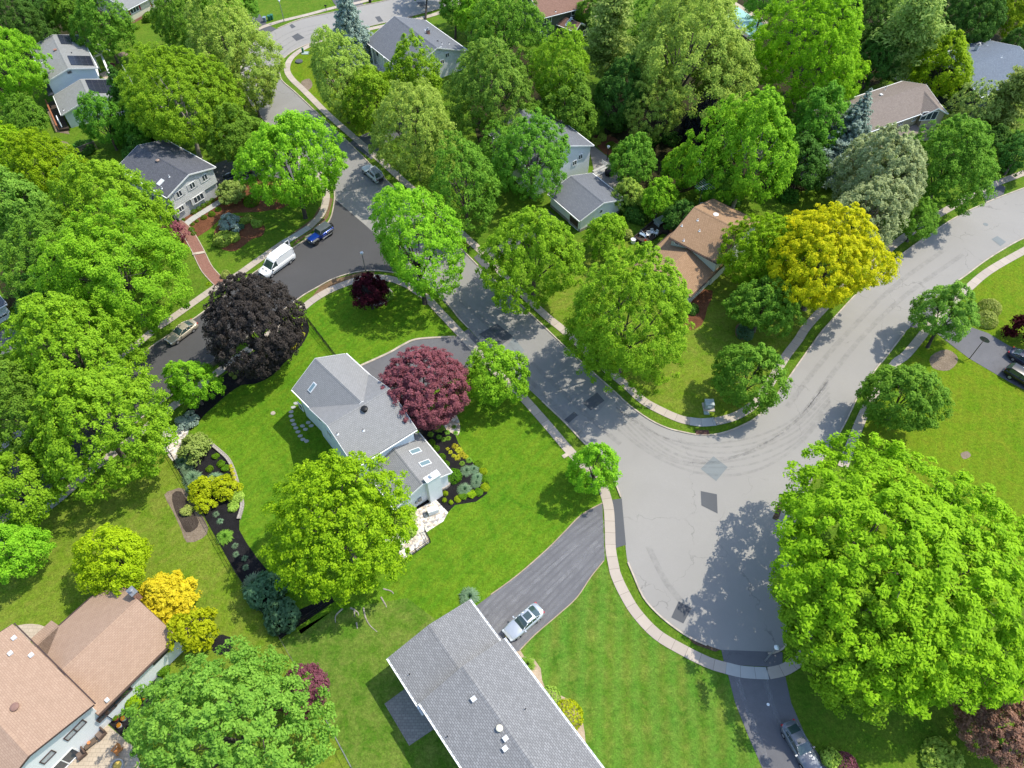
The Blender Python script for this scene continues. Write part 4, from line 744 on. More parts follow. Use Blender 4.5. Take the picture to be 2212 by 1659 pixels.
m_dkbrown=plain('brown_trim',(.07,.045,.04),.6,.1); m_lead=plain('grey_metal',(.30,.31,.32),.45,.1,3,.6); m_redp=plain('red_shutter',(.25,.02,.035),.6,.1); m_wdkred=plain('cedar_wood',(.33,.13,.065),.7,.2)
m_pale=plain('pale_metal',(.62,.64,.66),.5,.06)
m,nt_,o_=newmat('window_glass'); finish(nt_,o_,(.045,.06,.075),.08,None,spec=.9); m_glass=m
m,nt_,o_=newmat('skylight_glass'); finish(nt_,o_,(.16,.24,.27),.08,None,spec=.9); m_sky=m
m_solar=bricks('solar_cells',(.018,.020,.032),(.022,.024,.036),(.05,.052,.06),1.0,1.65,.03,.25,0,.05,0)
class Gable:
    """gable block: eave line P0-P1, other eave at P2, photo positions at eave height; U runs along the ridge"""
    def __init__(s,root,P0,P1,P2,ze,rise,L=None,back=0,oh=.4,og=.3,shift=0,px=True,Wd=None):
        s.root=root; s.ze=ze; s.rise=rise; s.oh=oh; s.og=og
        p0,p1,p2=[at(*p,ze) for p in (P0,P1,P2)]
        for p in (p0,p1,p2): p.z=0
        s.U=(p1-p0).normalized(); d=p2-p0; v=d-s.U*d.dot(s.U); s.W=Wd or v.length; s.V=v.normalized(); s.L=L or (p1-p0).length
        s.O=p0-s.U*back+s.V*shift; s.L+=back; s.k=rise/(s.W/2)
    def pt(s,a,b,z): 
        q=s.O+s.U*a+s.V*b; return Vector((q.x,q.y,z))
    def zr(s,b): return s.ze+s.rise-abs(b-s.W/2)*s.k
    def loc(s,p): d=Vector((p.x,p.y,0))-s.O; return d.dot(s.U),d.dot(s.V)
    def onroof(s,x,y):
        z=s.ze+s.rise/2
        for _ in range(14): p=at(x,y,z); z=s.zr(s.loc(p)[1])
        return Vector((p.x,p.y,z))
    def roof(s,mat,gut=m_trim,t=.2,hang=False,name='roof',rake=True):
        mb=MB(); W_,L,sl=s.W,s.L,math.hypot(s.W/2,s.rise)
        h=W_/2; zt=s.ze+s.rise
        A=lambda a,b,z:s.pt(a,b,z)
        mb.face([A(0,0,s.ze),A(L,0,s.ze),A(L,h,zt),A(0,h,zt)],[(0,0),(L,0),(L,sl),(0,sl)])
        mb.face([A(0,h,zt),A(L,h,zt),A(L,W_,s.ze),A(0,W_,s.ze)],[(0,sl),(L,sl),(L,0),(0,0)])
        mb.face([A(0,0,s.ze-t),A(0,h,zt-t),A(L,h,zt-t),A(L,0,s.ze-t)]); mb.face([A(0,h,zt-t),A(0,W_,s.ze-t),A(L,W_,s.ze-t),A(L,h,zt-t)])
        for a in (0,L):
            mb.face([A(a,0,s.ze-t),A(a,0,s.ze),A(a,h,zt),A(a,h,zt-t)]); mb.face([A(a,h,zt-t),A(a,h,zt),A(a,W_,s.ze),A(a,W_,s.ze-t)])
        for b in (0,W_): mb.face([A(0,b,s.ze-t),A(L,b,s.ze-t),A(L,b,s.ze),A(0,b,s.ze)])
        r=mb.build(name,mat,s.root)
        # ridge cap
        rc=MB(); 
        for sg in (-1,1):
            rc.face([A(.02,h,zt+.035),A(L-.02,h,zt+.035),A(L-.02,h+sg*.17,zt+.03-.17*s.k),A(.02,h+sg*.17,zt+.03-.17*s.k)],[(0,0),(L,0),(L,.17),(0,.17)])
        rc.build('ridge_cap',mat,r,org=worldloc(s.root)).location=(0,0,0)
        if gut:
            for b,sg in ((0,-1),(W_,1)):
                g=MB(); rz=math.atan2(s.U.y,s.U.x)
                c=s.pt(L/2,b+sg*.13,s.ze-.12)
                if hang:
                    g.box(c+Vector((0,0,-.04)),(L,.13,.04),rz,0); c1=s.pt(L/2,b+sg*.20,s.ze-.08); g.box(c1,(L,.03,.12),rz,0); c1=s.pt(L/2,b+sg*.045,s.ze-.08); g.box(c1,(L,.03,.12),rz,0)
                    for k in range(int(L/.55)): g.box(s.pt(.3+k*.55,b+sg*.12,s.ze-.03),(.2,.12,.03),rz,0)
                else: g.box(c,(L,.13,.12),rz,0)
                g.build('gutter',[gut,m_dkbrown],s.root)
            for a,sg in ((0,-1),(L,1)) if rake else ():
                f=MB()
                for b0,b1 in ((0,h),(W_,h)):
                    q=[A(a+sg*.005,b0,s.ze-.22),A(a+sg*.005,b1,zt-.22),A(a+sg*.005,b1,zt+.012),A(a+sg*.005,b0,s.ze+.012)]; o=s.U*sg*.045
                    q2=[p+o for p in q]
                    f.face(q2); f.face([q[3],q[2],q2[2],q2[3]]); f.face([q[0],q[1],q2[1],q2[0]]); f.face([q[0],q[3],q2[3],q2[0]])
                f.build('rake_board',gut,s.root)
        return r
    def walls(s,mat,name='wall',z0=0,found=None):
        mb=MB(); a0,a1,b0,b1=s.og,s.L-s.og,s.oh,s.W-s.oh; h=s.W/2; e=s.zr(b0)-.2; zt=s.ze+s.rise-.2; A=s.pt
        mb.face([A(a0,b0,z0),A(a1,b0,z0),A(a1,b0,e),A(a0,b0,e)],[(0,z0),(a1,z0),(a1,e),(0,e)]); mb.face([A(a1,b1,z0),A(a0,b1,z0),A(a0,b1,e),A(a1,b1,e)],[(a1,z0),(0,z0),(0,e),(a1,e)])
        for a in (a0,a1): mb.face([A(a,b0,z0),A(a,b0,e),A(a,h,zt),A(a,b1,e),A(a,b1,z0)],[(b0,z0),(b0,e),(h,zt),(b1,e),(b1,z0)])
        o=mb.build(name,mat,s.root)
        if found:
            f=MB()
            pts=[A(a0-.03,b0-.03,0),A(a1+.03,b0-.03,0),A(a1+.03,b1+.03,0),A(a0-.03,b1+.03,0)]; f.prism(pts,0,found[1]); f.build('foundation',found[0],s.root)
        return o
    def side(s,k):
        """origin, along, outward, of a wall"""
        a0,a1,b0,b1=s.og,s.L-s.og,s.oh,s.W-s.oh
        return {'e0':(s.pt(0,b0,0),s.U,-s.V),'e1':(s.pt(0,b1,0),s.U,s.V),'g0':(s.pt(a0,0,0),s.V,-s.U),'g1':(s.pt(a1,0,0),s.V,s.U)}[k]
    def onwall(s,k,x,y,out=0):
        O,A,n=s.side(k); c=Vector((0,0,CAMH)); d=at(x,y,0)-c; t=((O+n*out)-c).dot(n)/d.dot(n); return c+d*t
    def window(s,k,x,y,w_,h_,frame=m_trim,split=1,shut=None,glass=None,name='window',part='pane'):
        O,A,n=s.side(k); p=s.onwall(k,x,y); rz=math.atan2(A.y,A.x); f=MB(); q=p+n*.03
        t=.09
        for dx,dz,sx,sz in ((0,h_/2-t/2,w_,t),(0,-h_/2+t/2,w_,t)): f.box(q+A*dx+Vector((0,0,dz)),(sx,.1,sz),rz)
        for i in range(split+1): f.box(q+A*(-w_/2+t/2+(w_-t)*i/split),(t,.1,h_-2*t),rz)
        o=f.build(name,frame,s.root)
        g=MB(); g.box(p+n*.005+Vector((0,0,0)),(w_-.1,.03,h_-.1),rz); gl=g.build(part,glass or m_glass,o,org=worldloc(s.root)); gl.location=(0,0,0)
        if shut:
            for sg in (-1,1):
                m2=MB(); m2.box(p+n*.03+A*sg*(w_/2+.24),(.4,.06,h_),rz); m2.build('shutter',shut,s.root)
        return o
    def skylight(s,x,y,w_,h_,name='skylight',mat=None,fr=None):
        p=s.onroof(x,y); a,b=s.loc(p); sg=-1 if b<s.W/2 else 1; nrm=(Vector((0,0,1))+s.V*sg*s.k).normalized(); dn=(s.V*sg-Vector((0,0,s.k))).normalized()
        def quad(mb,c,wa,hb,th):
            P=[c+s.U*sa*wa/2+dn*sb*hb/2+nrm*z for z in (0,th) for sa,sb in ((-1,-1),(1,-1),(1,1),(-1,1))]
            for q in ((4,5,6,7),(0,1,5,4),(1,2,6,5),(2,3,7,6),(3,0,4,7)): mb.face([P[i] for i in q],[(0,0),(wa,0),(wa,hb),(0,hb)] )
        f=MB(); quad(f,p,w_,h_,.10); o=f.build(name,fr or m_pale,s.root)
        g=MB(); quad(g,p+nrm*.10,w_-.22,h_-.22,.02); gl=g.build('pane',mat or m_sky,o,org=worldloc(s.root)); gl.location=(0,0,0)
    def panel(s,pts,name='solar_panel',mat=None,th=.09):
        P=[s.onroof(*q) for q in pts]; n=(P[1]-P[0]).cross(P[2]-P[0]).normalized(); n=n if n.z>0 else -n
        u=(P[1]-P[0]).normalized(); v=n.cross(u); mb=MB(); T_=[p+n*th for p in P]
        mb.face(T_,[((p-P[0]).dot(u),(p-P[0]).dot(v)) for p in P])
        for i in range(len(P)): j=(i+1)%len(P); mb.face([P[i],P[j],T_[j],T_[i]])
        return mb.build(name,mat or m_solar,s.root)
    def pipe(s,x,y,r=.06,h_=.4,name='vent_pipe',mat=m_black,flash=True):
        p=s.onroof(x,y); mb=MB(); mb.tube(p-Vector((0,0,.1)),p+Vector((0,0,h_)),r,r,8)
        if flash: mb.lathe(p+Vector((0,0,-.02)),[(.2,.0),(.12,.06),(r,.1)],8,1)
        mb.build(name,[mat,m_pale],s.root)
    def mush(s,x,y,r=.28,name='roof_fan',mat=m_lead,h_=.25):
        p=s.onroof(x,y); mb=MB(); mb.lathe(p,[(r*.7,-.1),(r*.7,h_*.5),(r,h_*.55),(r*.95,h_*.8),(r*.5,h_),(0,h_*1.05)],16); mb.build(name,mat,s.root,True)
    def boxvent(s,x,y,d=.38,name='roof_vent',mat=m_pale):
        p=s.onroof(x,y); a,b=s.loc(p); mb=MB(); mb.box(p+Vector((0,0,.08)),(d,d*1.1,.22),math.atan2(s.U.y,s.U.x)); mb.box(p+Vector((0,0,.2)),(d+.06,d*1.1+.06,.05),math.atan2(s.U.y,s.U.x)); mb.build(name,mat,s.root)
    def chimney(s,x,y,w_,d,h_,mat=m_brickc,cap=m_lead):
        p=s.onroof(x,y); rz=math.atan2(s.U.y,s.U.x); mb=MB(); mb.box(p+Vector((0,0,h_/2-.3)),(w_,d,h_+.6),rz); o=mb.build('chimney',mat,s.root)
        c=MB(); c.box(p+Vector((0,0,h_+.05)),(w_+.14,d+.14,.1),rz); c.lathe(p+Vector((0,0,h_+.1)),[(.16,0),(.16,.25),(.24,.3),(0,.36)],10); k=c.build('chimney_cap',cap,o,org=worldloc(s.root)); k.location=(0,0,0)
def slab(root,name,pts,mat,t=.15):
    """sloping slab through photo points (x,y,z)"""
    P=[at(*p) for p in pts]; n=(P[1]-P[0]).cross(P[2]-P[0]).normalized(); n=n if n.z>0 else -n; u=(P[1]-P[0]).normalized(); v=n.cross(u)
    mb=MB(); B=[p-Vector((0,0,t)) for p in P]; mb.face(P,[((p-P[0]).dot(u),(p-P[0]).dot(v)) for p in P]); mb.face(B[::-1])
    for i in range(len(P)): j=(i+1)%len(P); mb.face([P[i],P[j],B[j],B[i]])
    return mb.build(name,mat,root)
def house(P,name,label): return empty(name,at(*P),label,'house')
def upright(root,name,p,top,r,mat): mb=MB(); mb.tube(p,Vector((p[0],p[1],top)),r,r,6); return mb.build(name,mat,root)
# ---- grey house in the middle
H=house((790,930),'house','pale blue house with light grey roof and skylights in the middle of the photo')
Wg=Gable(H,(630,841),(670,881),(754,770),6.0,2.5,L=9.3,shift=.07,Wd=8.2); Wg.roof(r_lgrey); Wg.walls(w_blue)
M1=Gable(H,(767,1010),(900,927),(670,881),6.0,2.52,oh=.35,og=.36); M1.roof(r_lgrey); M1.walls(w_blue)
Ad=Gable(H,(975,1021),(905,937),(850,1095),3.1,1.5,L=7.2); Ad.roof(r_lgrey); Ad.walls(w_white)
Wg.skylight(675,837,.65,1.3)
Ad.skylight(897,975,.75,1.5); Ad.skylight(918,1001,.75,1.5)
M1.mush(788,886,.42,'roof_fan',m_black,.5)
for x,y in ((785,930),(729,938),(786,984)): M1.pipe(x,y,.05,.35)
Ad.pipe(831,996,.07,.3,flash=False)
M1.window('g0',712,937,1.0,1.3,split=2); M1.window('g0',727,985,1.0,1.3,split=2)
M1.window('g0',690,905,.9,1.2); Wg.window('e0',650,878,1.0,1.3)
p=at(766,998,5.2); mb=MB(); mb.box((p.x-.15,p.y-.1,3.0),(.75,.6,6.0),math.atan2(M1.U.y,M1.U.x)); ch=mb.build('chimney',m_brickc,H); mb=MB(); mb.box((p.x-.15,p.y-.1,6.1),(.95,.8,.2),math.atan2(M1.U.y,M1.U.x)); k=mb.build('chimney_cap',m_trim,ch,org=worldloc(H)); k.location=(0,0,0)
# boxed white chimney on the gable of the addition
O_,A_,n_=Ad.side('g0'); p=Ad.onwall('g0',936,1040,.5); rz=math.atan2(A_.y,A_.x); q=O_+A_*((p-O_).dot(A_))
mb=MB(); mb.box((q.x+n_.x*.35,q.y+n_.y*.35,2.45),(1.75,.7,4.9),rz); ch=mb.build('chimney',w_white,H); mb=MB(); mb.box((q.x+n_.x*.35,q.y+n_.y*.35,4.97),(1.9,.85,.16),rz); mb.lathe((q.x+n_.x*.35,q.y+n_.y*.35,5.05),[(.2,0),(.2,.3),(.28,.32),(.1,.45),(0,.46)],10); k=mb.build('chimney_cap',m_trim,ch,org=worldloc(H)); k.location=(0,0,0)
p=Ad.onwall('g0',909,1102-12,.1); mb=MB(); mb.box((p.x,p.y,1.3),(.45,.2,.7),rz); mb.box((p.x+A_.x*.5,p.y+A_.y*.5,1.1),(.25,.18,.45),rz); mb.build('meter_box',m_lead,H)
slab(H,'porch_roof',[(783,1012,2.9),(799,1001,3.0),(822,1037,3.0),(800,1052,2.9)],plain('porch_roof_grey',(.17,.165,.16),.9)); 
for x,y in ((783,1012),(800,1052)): pp=at(x,y,2.8); upright(H,'porch_post',(pp.x+.15,pp.y,0),2.75,.07,m_trim)
# ---- lower grey house
H=house((1060,1560),'house','long house with grey shingled roof and white gutters at the bottom of the photo')
A1=Gable(H,(838,1420.5),(915.5,1542),(1012,1294),4.5,.95); A1.roof(r_grey,m_trim,hang=True,rake=False); A1.walls(w_white)
A2=Gable(H,(907,1518),(998,1657),(1088,1379),5.4,1.15,L=15.5); A2.roof(r_grey,m_trim,hang=True,rake=False); A2.walls(w_white)
for x,y in ((1023,1511),(1092,1596),(1091,1618)): A2.boxvent(x,y)
A2.mush(1079,1574,.33,'roof_fan',plain('cream_fan',(.62,.58,.46),.6),.3)
A1.pipe(885,1457,.05,.3,flash=False); A2.pipe(967,1591,.05,.3,flash=False); A2.pipe(1135,1532,.05,.3,flash=False)
A1.window('e0',872,1480,1.2,1.2,split=2); A2.window('e0',960,1600,1.4,1.2,split=2)
p=at(1268,1636,2.4); mb=MB(); mb.tube((p.x,p.y,.1),(p.x,p.y,2.5),.08,.08,8); mb.tube((p.x,p.y,2.5),(p.x-.7,p.y-.2,2.55),.08,.08,8); mb.build('downspout',m_trim,H)
# ---- brown roofed house, lower left
H=house((120,1480),'house','white house with brown shingled roof in the bottom left corner')
B1=Gable(H,(246,1247),(126,1354),(384,1374),3.4,1.9,L=(at(384,1374,3.4)-at(214,1545,3.4)).length,oh=.15); B1.roof(r_brown,m_dkbrown); B1.walls(w_white)
B2=Gable(H,(202,1522),(27,1348),(0,1372),5.6,1.7,Wd=11.6,og=.45); B2.roof(r_brown,m_dkbrown); B2.walls(w_white)
def zex(x,y):
    z=4
    for _ in range(14): p=at(x,y,z); z=B1.zr(B1.loc(p)[1])
    return z
slab(H,'rear_roof',[(x,y,zex(x,y)+dz) for x,y,dz in ((128,1352,0),(111,1340,0),(64,1382,0),(100,1420,0))],r_brown)
for x,y in ((32,1379),(24,1412),(69,1416)): B2.boxvent(x,y,.34)
B2.mush(34,1528,.40,'roof_fan',plain('brown_fan',(.24,.14,.11),.7),.35)
B1.boxvent(233,1513,.30); 
p=B1.onroof(292,1283); B1.chimney(293,1285,.6,.9,.9,m_brickc,m_lead)
m_blind=plain('window_blind',(.42,.44,.46),.4,.2,6)
for x,y in ((346,1417),(265,1503),(230,1540)): B1.window('e1',x,y,2.0,.8,m_dkbrown,2)
B2.window('g0',162,1577,2.1,.95,m_dkbrown,2,glass=m_blind); B2.window('g0',103,1635,1.3,.95,m_dkbrown,1,glass=m_blind); B2.window('g0',140,1645,2.6,1.9,m_trim,2)
# ---- charcoal roofed house
H=house((365,385),'house','grey shingle sided house with charcoal roof beside the brick path')
D1=Gable(H,(361,426),(252,361),(463,360),5.4,1.45); D1.roof(r_char); D1.walls(w_shake,z0=2.55)
mb=MB(); mb.prism([D1.pt(.6,.55,0),D1.pt(D1.L-.6,.55,0),D1.pt(D1.L-.6,D1.W-.55,0),D1.pt(.6,D1.W-.55,0)],0,2.56); mb.build('brick_wall',w_gbrick,H)
for x,y in ((386.6,419),(415,401),(442,384)): D1.window('g0',x,y,1.05,1.15,split=2,shut=plain('grey_shutter',(.55,.55,.54),.7))
D1.window('g0',429,428,2.0,1.25,split=3,shut=MATS['grey_shutter']); D1.window('g0',389,452,1.5,1.0,split=3,shut=MATS['grey_shutter'])
D1.mush(341,348,.32,'roof_fan',plain('rusty_fan',(.30,.22,.18),.7,.3),.28); D1.skylight(347,394,.8,1.2,mat=m_pale)
for x,y in ((366,382),(328,398),(350,407)): D1.pipe(x,y,.06,.35,mat=m_pale)
slab(H,'side_roof',[(322,408,2.9),(359,434,2.9),(371,451,2.5),(335,452,2.5)],r_char)
pp=at(369,451,2.4); upright(H,'porch_post',(pp.x,pp.y,0),2.4,.07,m_trim); pp=at(338,452,2.4); upright(H,'porch_post',(pp.x,pp.y,0),2.4,.07,m_trim)
# ---- house with solar panels
H=house((140,160),'house','pale house with weathered roof and three dark solar panels at the top left')
E1=Gable(H,(97.7,177.4),(65,103),(209,145),5.2,1.3); E1.roof(r_weath); E1.walls(w_blue)
E2=Gable(H,(133,248),(117,208.7),(262,200),3.0,1.6,L=7.4); E2.roof(r_weath); E2.walls(w_blue)
zz=lambda pts:[(41.5+.2613*x,41.5+.2613*y) for x,y in pts]
E1.panel(zz([(313,131),(497,138),(520,189),(432,187),(438,210),(348,206)])); E1.panel(zz([(397,304),(588,307),(620,385),(430,380)])); E2.panel(zz([(545,503),(790,505),(835,590),(812,612),(592,611)]))
E1.pipe(*zz([(172,235)])[0],.06,.3); E1.pipe(*zz([(187,357)])[0],.06,.3); E1.boxvent(*zz([(300,258)])[0],.45,mat=m_brickc); E1.pipe(*zz([(434,280)])[0],.1,.15,flash=False); E1.chimney(*zz([(132,295)])[0],.7,.6,1.0); E2.pipe(*zz([(367,752)])[0],.06,.3)
E1.window('g0',150,156,.8,.5,m_lead); E2.window('e0',128,262,1.5,1.2)
Pg=Gable(H,(219,116),(190,100),(196,87),3.9,.9,L=5.5,og=.1); Pg.roof(r_weath)
mb=MB()
for (x0,y0),(x1,y1) in (((218,117),(239,165)),((203,122),(218,117)),((203,122),(212,165))):
    a,b=at(x0,y0,3.1),at(x1,y1,3.1); c=(a+b)/2; d=b-a; mb.box((c.x,c.y,3.1),(d.length,.35,.22),math.atan2(d.y,d.x))
mb.build('pergola_beam',m_trim,H)
for x,y in ((239,165),(218,117),(203,122)): pp=at(x,y,3.0); upright(H,'porch_post',(pp.x,pp.y,0),3.0,.09,m_trim)
slab(H,'rear_roof',[(97,180,2.9),(108,180,3.0),(116,203,3.0),(104,207,2.9)],plain('dark_roof_glass',(.05,.055,.07),.3))
# ---- white gabled house by the upper road
H=house((880,120),'house','white house with slate grey gable roof beside the upper road bend')
F1=Gable(H,(790,89),(862,146),(911,38),3.6,2.9,L=15.5); F1.roof(r_slate); F1.walls(w_vert)
F1.chimney(925,73,.55,.55,.8); F1.mush(921,66,.35,'roof_fan',m_pale,.2); F1.pipe(945,89,.2,.1,flash=False); F1.pipe(954,95,.05,.35); F1.pipe(970,95,.05,.35); F1.pipe(924,101,.06,.2,mat=m_pale)
for x,y,w_,h_ in ((805,107,.9,1.5),(815,113,1.0,1.9),(830.5,129,.8,1.3)): F1.window('e0',x,y,w_,h_,split=1)
F1.window('g1',966,119,.9,.9,split=2); F1.window('g1',955,134,.9,.9,split=2); F1.window('g1',950,108,.9,1.1,m_trim,1,glass=m_pale,name='gable_vent',part='louvre')
for a in (2.6,7.4): pp=F1.pt(a,-.25,0); upright(H,'column',pp,F1.ze-.05,.16,m_trim)
# ---- dark green house with brown roof
H=house((1215,30),'house','dark green house with reddish brown roof and a skylit porch at the top edge')
G1=Gable(H,(1170,39),(1267,14),(1160,-30),5.4,2.2,Wd=10); G1.roof(r_redb); G1.walls(w_green)
G3=Gable(H,(1262,40),(1300,30),(1262,-25),3.2,1.6,Wd=9,L=6); G3.roof(r_redb); G3.walls(w_green)
G1.window('e0',1242,26,1.9,1.2,split=2); G1.window('e0',1183,43,1.9,1.2,split=3); G1.window('e0',1174,77,1.7,2.0,split=2,name='glass_door')
G1.pipe(1200,26,.06,.35)
G2=Gable(H,(1243,68),(1213,56),(1279,61),3.1,1.1,L=5.0,og=.2); G2.roof(r_redb); G2.walls(w_green)
for x,y in ((1231,55),(1226,50),(1237,60)): G2.skylight(x,y,.5,1.3)
G2.window('g0',1262,71,2.2,1.1,split=3)
for x,y in ((1250,40),(1256,47),(1260,54)): G2.skylight(x,y,.45,1.1)
# ---- white house with grey patio
H=house((1240,350),'house','white house with dark grey roof and a separate garage gable beside the grey patio')
I1=Gable(H,(1182,236),(1282.5,314),(1080,308),5.5,2.4); I1.roof(r_slate); I1.walls(w_white)
I2=Gable(H,(1253.5,477),(1195,427),(1345,426),2.7,1.4,L=8.4); I2.roof(r_slate); I2.walls(w_vert,found=(m_stone,.5))
I1.window('g1',1253.5,338.5,.9,1.0,split=2); I1.window('g1',1241,352,.9,1.0,split=2)
p=I2.onwall('g0',1298.5,456.5,.04); n_=I2.side('g0')[2]; mb=MB(); mb.tube(p-n_*.05,p+n_*.03,.34,.34,18); o=mb.build('oval_window',m_trim,H); mb=MB(); mb.tube(p,p+n_*.05,.25,.25,18); k=mb.build('pane',m_glass,o,org=worldloc(H)); k.location=(0,0,0)
I2.window('e0',1240,480,2.4,1.9,m_trim,1,glass=m_dkbrown,name='garage_door',part='door_panel'); I2.window('g0',1299,443,.5,.5,m_trim,1,glass=m_white,name='gable_vent',part='louvre')
# ---- tan house
H=house((1500,560),'house','tan shingled split level house beside the wooden deck')
J1=Gable(H,(1446,512),(1550,568),(1542,430),5.0,2.0); J1.roof(r_tan,m_dkbrown); J1.walls(w_pale)
J2=Gable(H,(1491,641),(1546,587),(1370,575),2.7,1.7,L=11.5); J2.roof(r_tan,m_dkbrown); J2.walls(w_pale)
J1.mush(1546,465,.42,'roof_fan',m_white,.25)
for x,y in ((1507,476),(1473,488),(1511,499),(1477,520)): J1.pipe(x,y,.06,.32,mat=m_pale)
J1.window('e0',1462,526,.8,.4,split=1); J2.window('e0',1516,635,1.4,1.1,split=2); J1.window('g1',1566,556,1.6,1.2,split=2); J1.window('g1',1585,530,1.6,1.2,split=2)
# ---- taupe house
H=house((1960,250),'house','beige house with taupe roof and big front gable window beside the blue grey spruce')
K1=Gable(H,(2034,229),(1884,282),(1985,180),5.4,1.7,L=23,Wd=9.2); K1.roof(r_taupe); K1.walls(w_tan)
K2=Gable(H,(1991.5,246),(1965,214),(2034,229),5.46,1.25,L=5.2,back=.5,og=.25); K2.roof(r_taupe); K2.walls(w_tan)
K2.window('g0',2007,250,3.0,1.7,split=3)
for x,y,w_ in ((1911,279,1.5),(1946,265,1.0),(1975,256,1.0)): K1.window('e0',x,y,w_,1.0,split=2)
slab(H,'porch_roof',[(1900,300,3.1),(1978,268,3.1),(2036,262,2.8),(2034,271,2.6),(1960,300,2.6),(1905,322,2.6)],r_taupe)
K1.pipe(1912,194,.07,.7,mat=m_pale); K1.boxvent(1903,206,.4)
# ---- slate blue house
H=house((2160,150),'house','dark teal house with smooth slate blue roof at the right edge')
L1=Gable(H,(2119,209),(2225,171),(2045,112),5.2,1.9,L=17); L1.roof(r_blue); L1.walls(w_teal)
L1.chimney(2109,108,.6,.6,1.0,plain('white_brick',(.6,.58,.56),.8)); L1.boxvent(2079,124,.5); L1.pipe(2163,124,.06,.3,mat=m_pale); L1.pipe(2133,98,.05,1.2,mat=m_pale)
for x,y in ((2132,211),(2172,199),(2204,185)): L1.window('e0',x,y,1.5,1.1,split=2)
# ---- cream house
H=house((305,35),'house','cream house with red shutters at the top edge of the photo')
C1=Gable(H,(272,22),(318,-2),(235,-28),3.2,1.6,L=14); C1.roof(r_weath); C1.walls(w_cream,found=(m_brickc,.5))
C1.window('e0',290,20,2.3,1.3,split=3,shut=m_redp); C1.window('e0',326,6,.9,2.0,m_trim,1,glass=m_redp,name='door',part='door_leaf')
pp=at(337,31); upright(H,'column',pp,2.9,.12,m_trim)
# ---- small garage at the left edge
H=house((5,710),'garage','small pale blue garage with four windows at the left edge'); H['category']='garage'
N1=Gable(H,(-62,697),(14,655),(-40,610),2.7,1.4); N1.roof(r_slate); N1.walls(w_blue)
N1.window('e0',4,684,1.6,.5,split=2); N1.window('e0',-16,694,1.6,.5,split=2)
# ------------------------------------------------------------------ vehicles
def paint(n,c,met=.35,rough=.28):
    m,nt,o=newmat(n); tc=N(nt,'ShaderNodeTexCoord').outputs['Object']; f=noise(nt,tc,2.5,4)
    b=finish(nt,o,mixc(nt,rampf(nt,f,.3,.7),tuple(x*.93 for x in c),c),rough,None,metal=met,spec=.5); b.inputs['Coat Weight'].default_value=.6; b.inputs['Coat Roughness'].default_value=.08; MATS[n]=m; return m
m_tyreb=plain('tyre_rubber',(.015,.015,.016),.9,.2); m_rim=plain('alloy_rim',(.50,.50,.51),.35,.05,3,.7); m_plast=plain('black_plastic',(.022,.023,.025),.6,.1); m_tail=plain('tail_light',(.45,.01,.02),.3,.1); m_head=plain('head_light',(.42,.45,.47),.15,.05); m_plate=plain('number_plate',(.70,.62,.25),.5,.1)
m,nt_,o_=newmat('car_glass'); finish(nt_,o_,(.035,.06,.06),.05,None,spec=1.0); m_cglass=m
def loft(mb,st,mi=0,close=True):
    rings=[[Vector(p) for p in r] for r in st]
    for A,B in zip(rings,rings[1:]):
        for i in range(len(A)-1): mb.face([A[i],A[i+1],B[i+1],B[i]],None,mi)
    if close: mb.face(rings[0],None,mi); mb.face(rings[-1][::-1],None,mi)
def ring(x,hw,z0,zb,zt,hwt):
    """closed body section: sill, waist, shoulder, crown"""
    h=[(hw*.90,z0),(hw*.985,z0+.12),(hw,(z0+zb)/2),(hw*.985,zb),(hwt,zt-.02),(hwt*.5,zt+.02)]
    return [(x,-a,z) for a,z in h]+[(x,0,zt+.03)]+[(x,a,z) for a,z in h[::-1]]
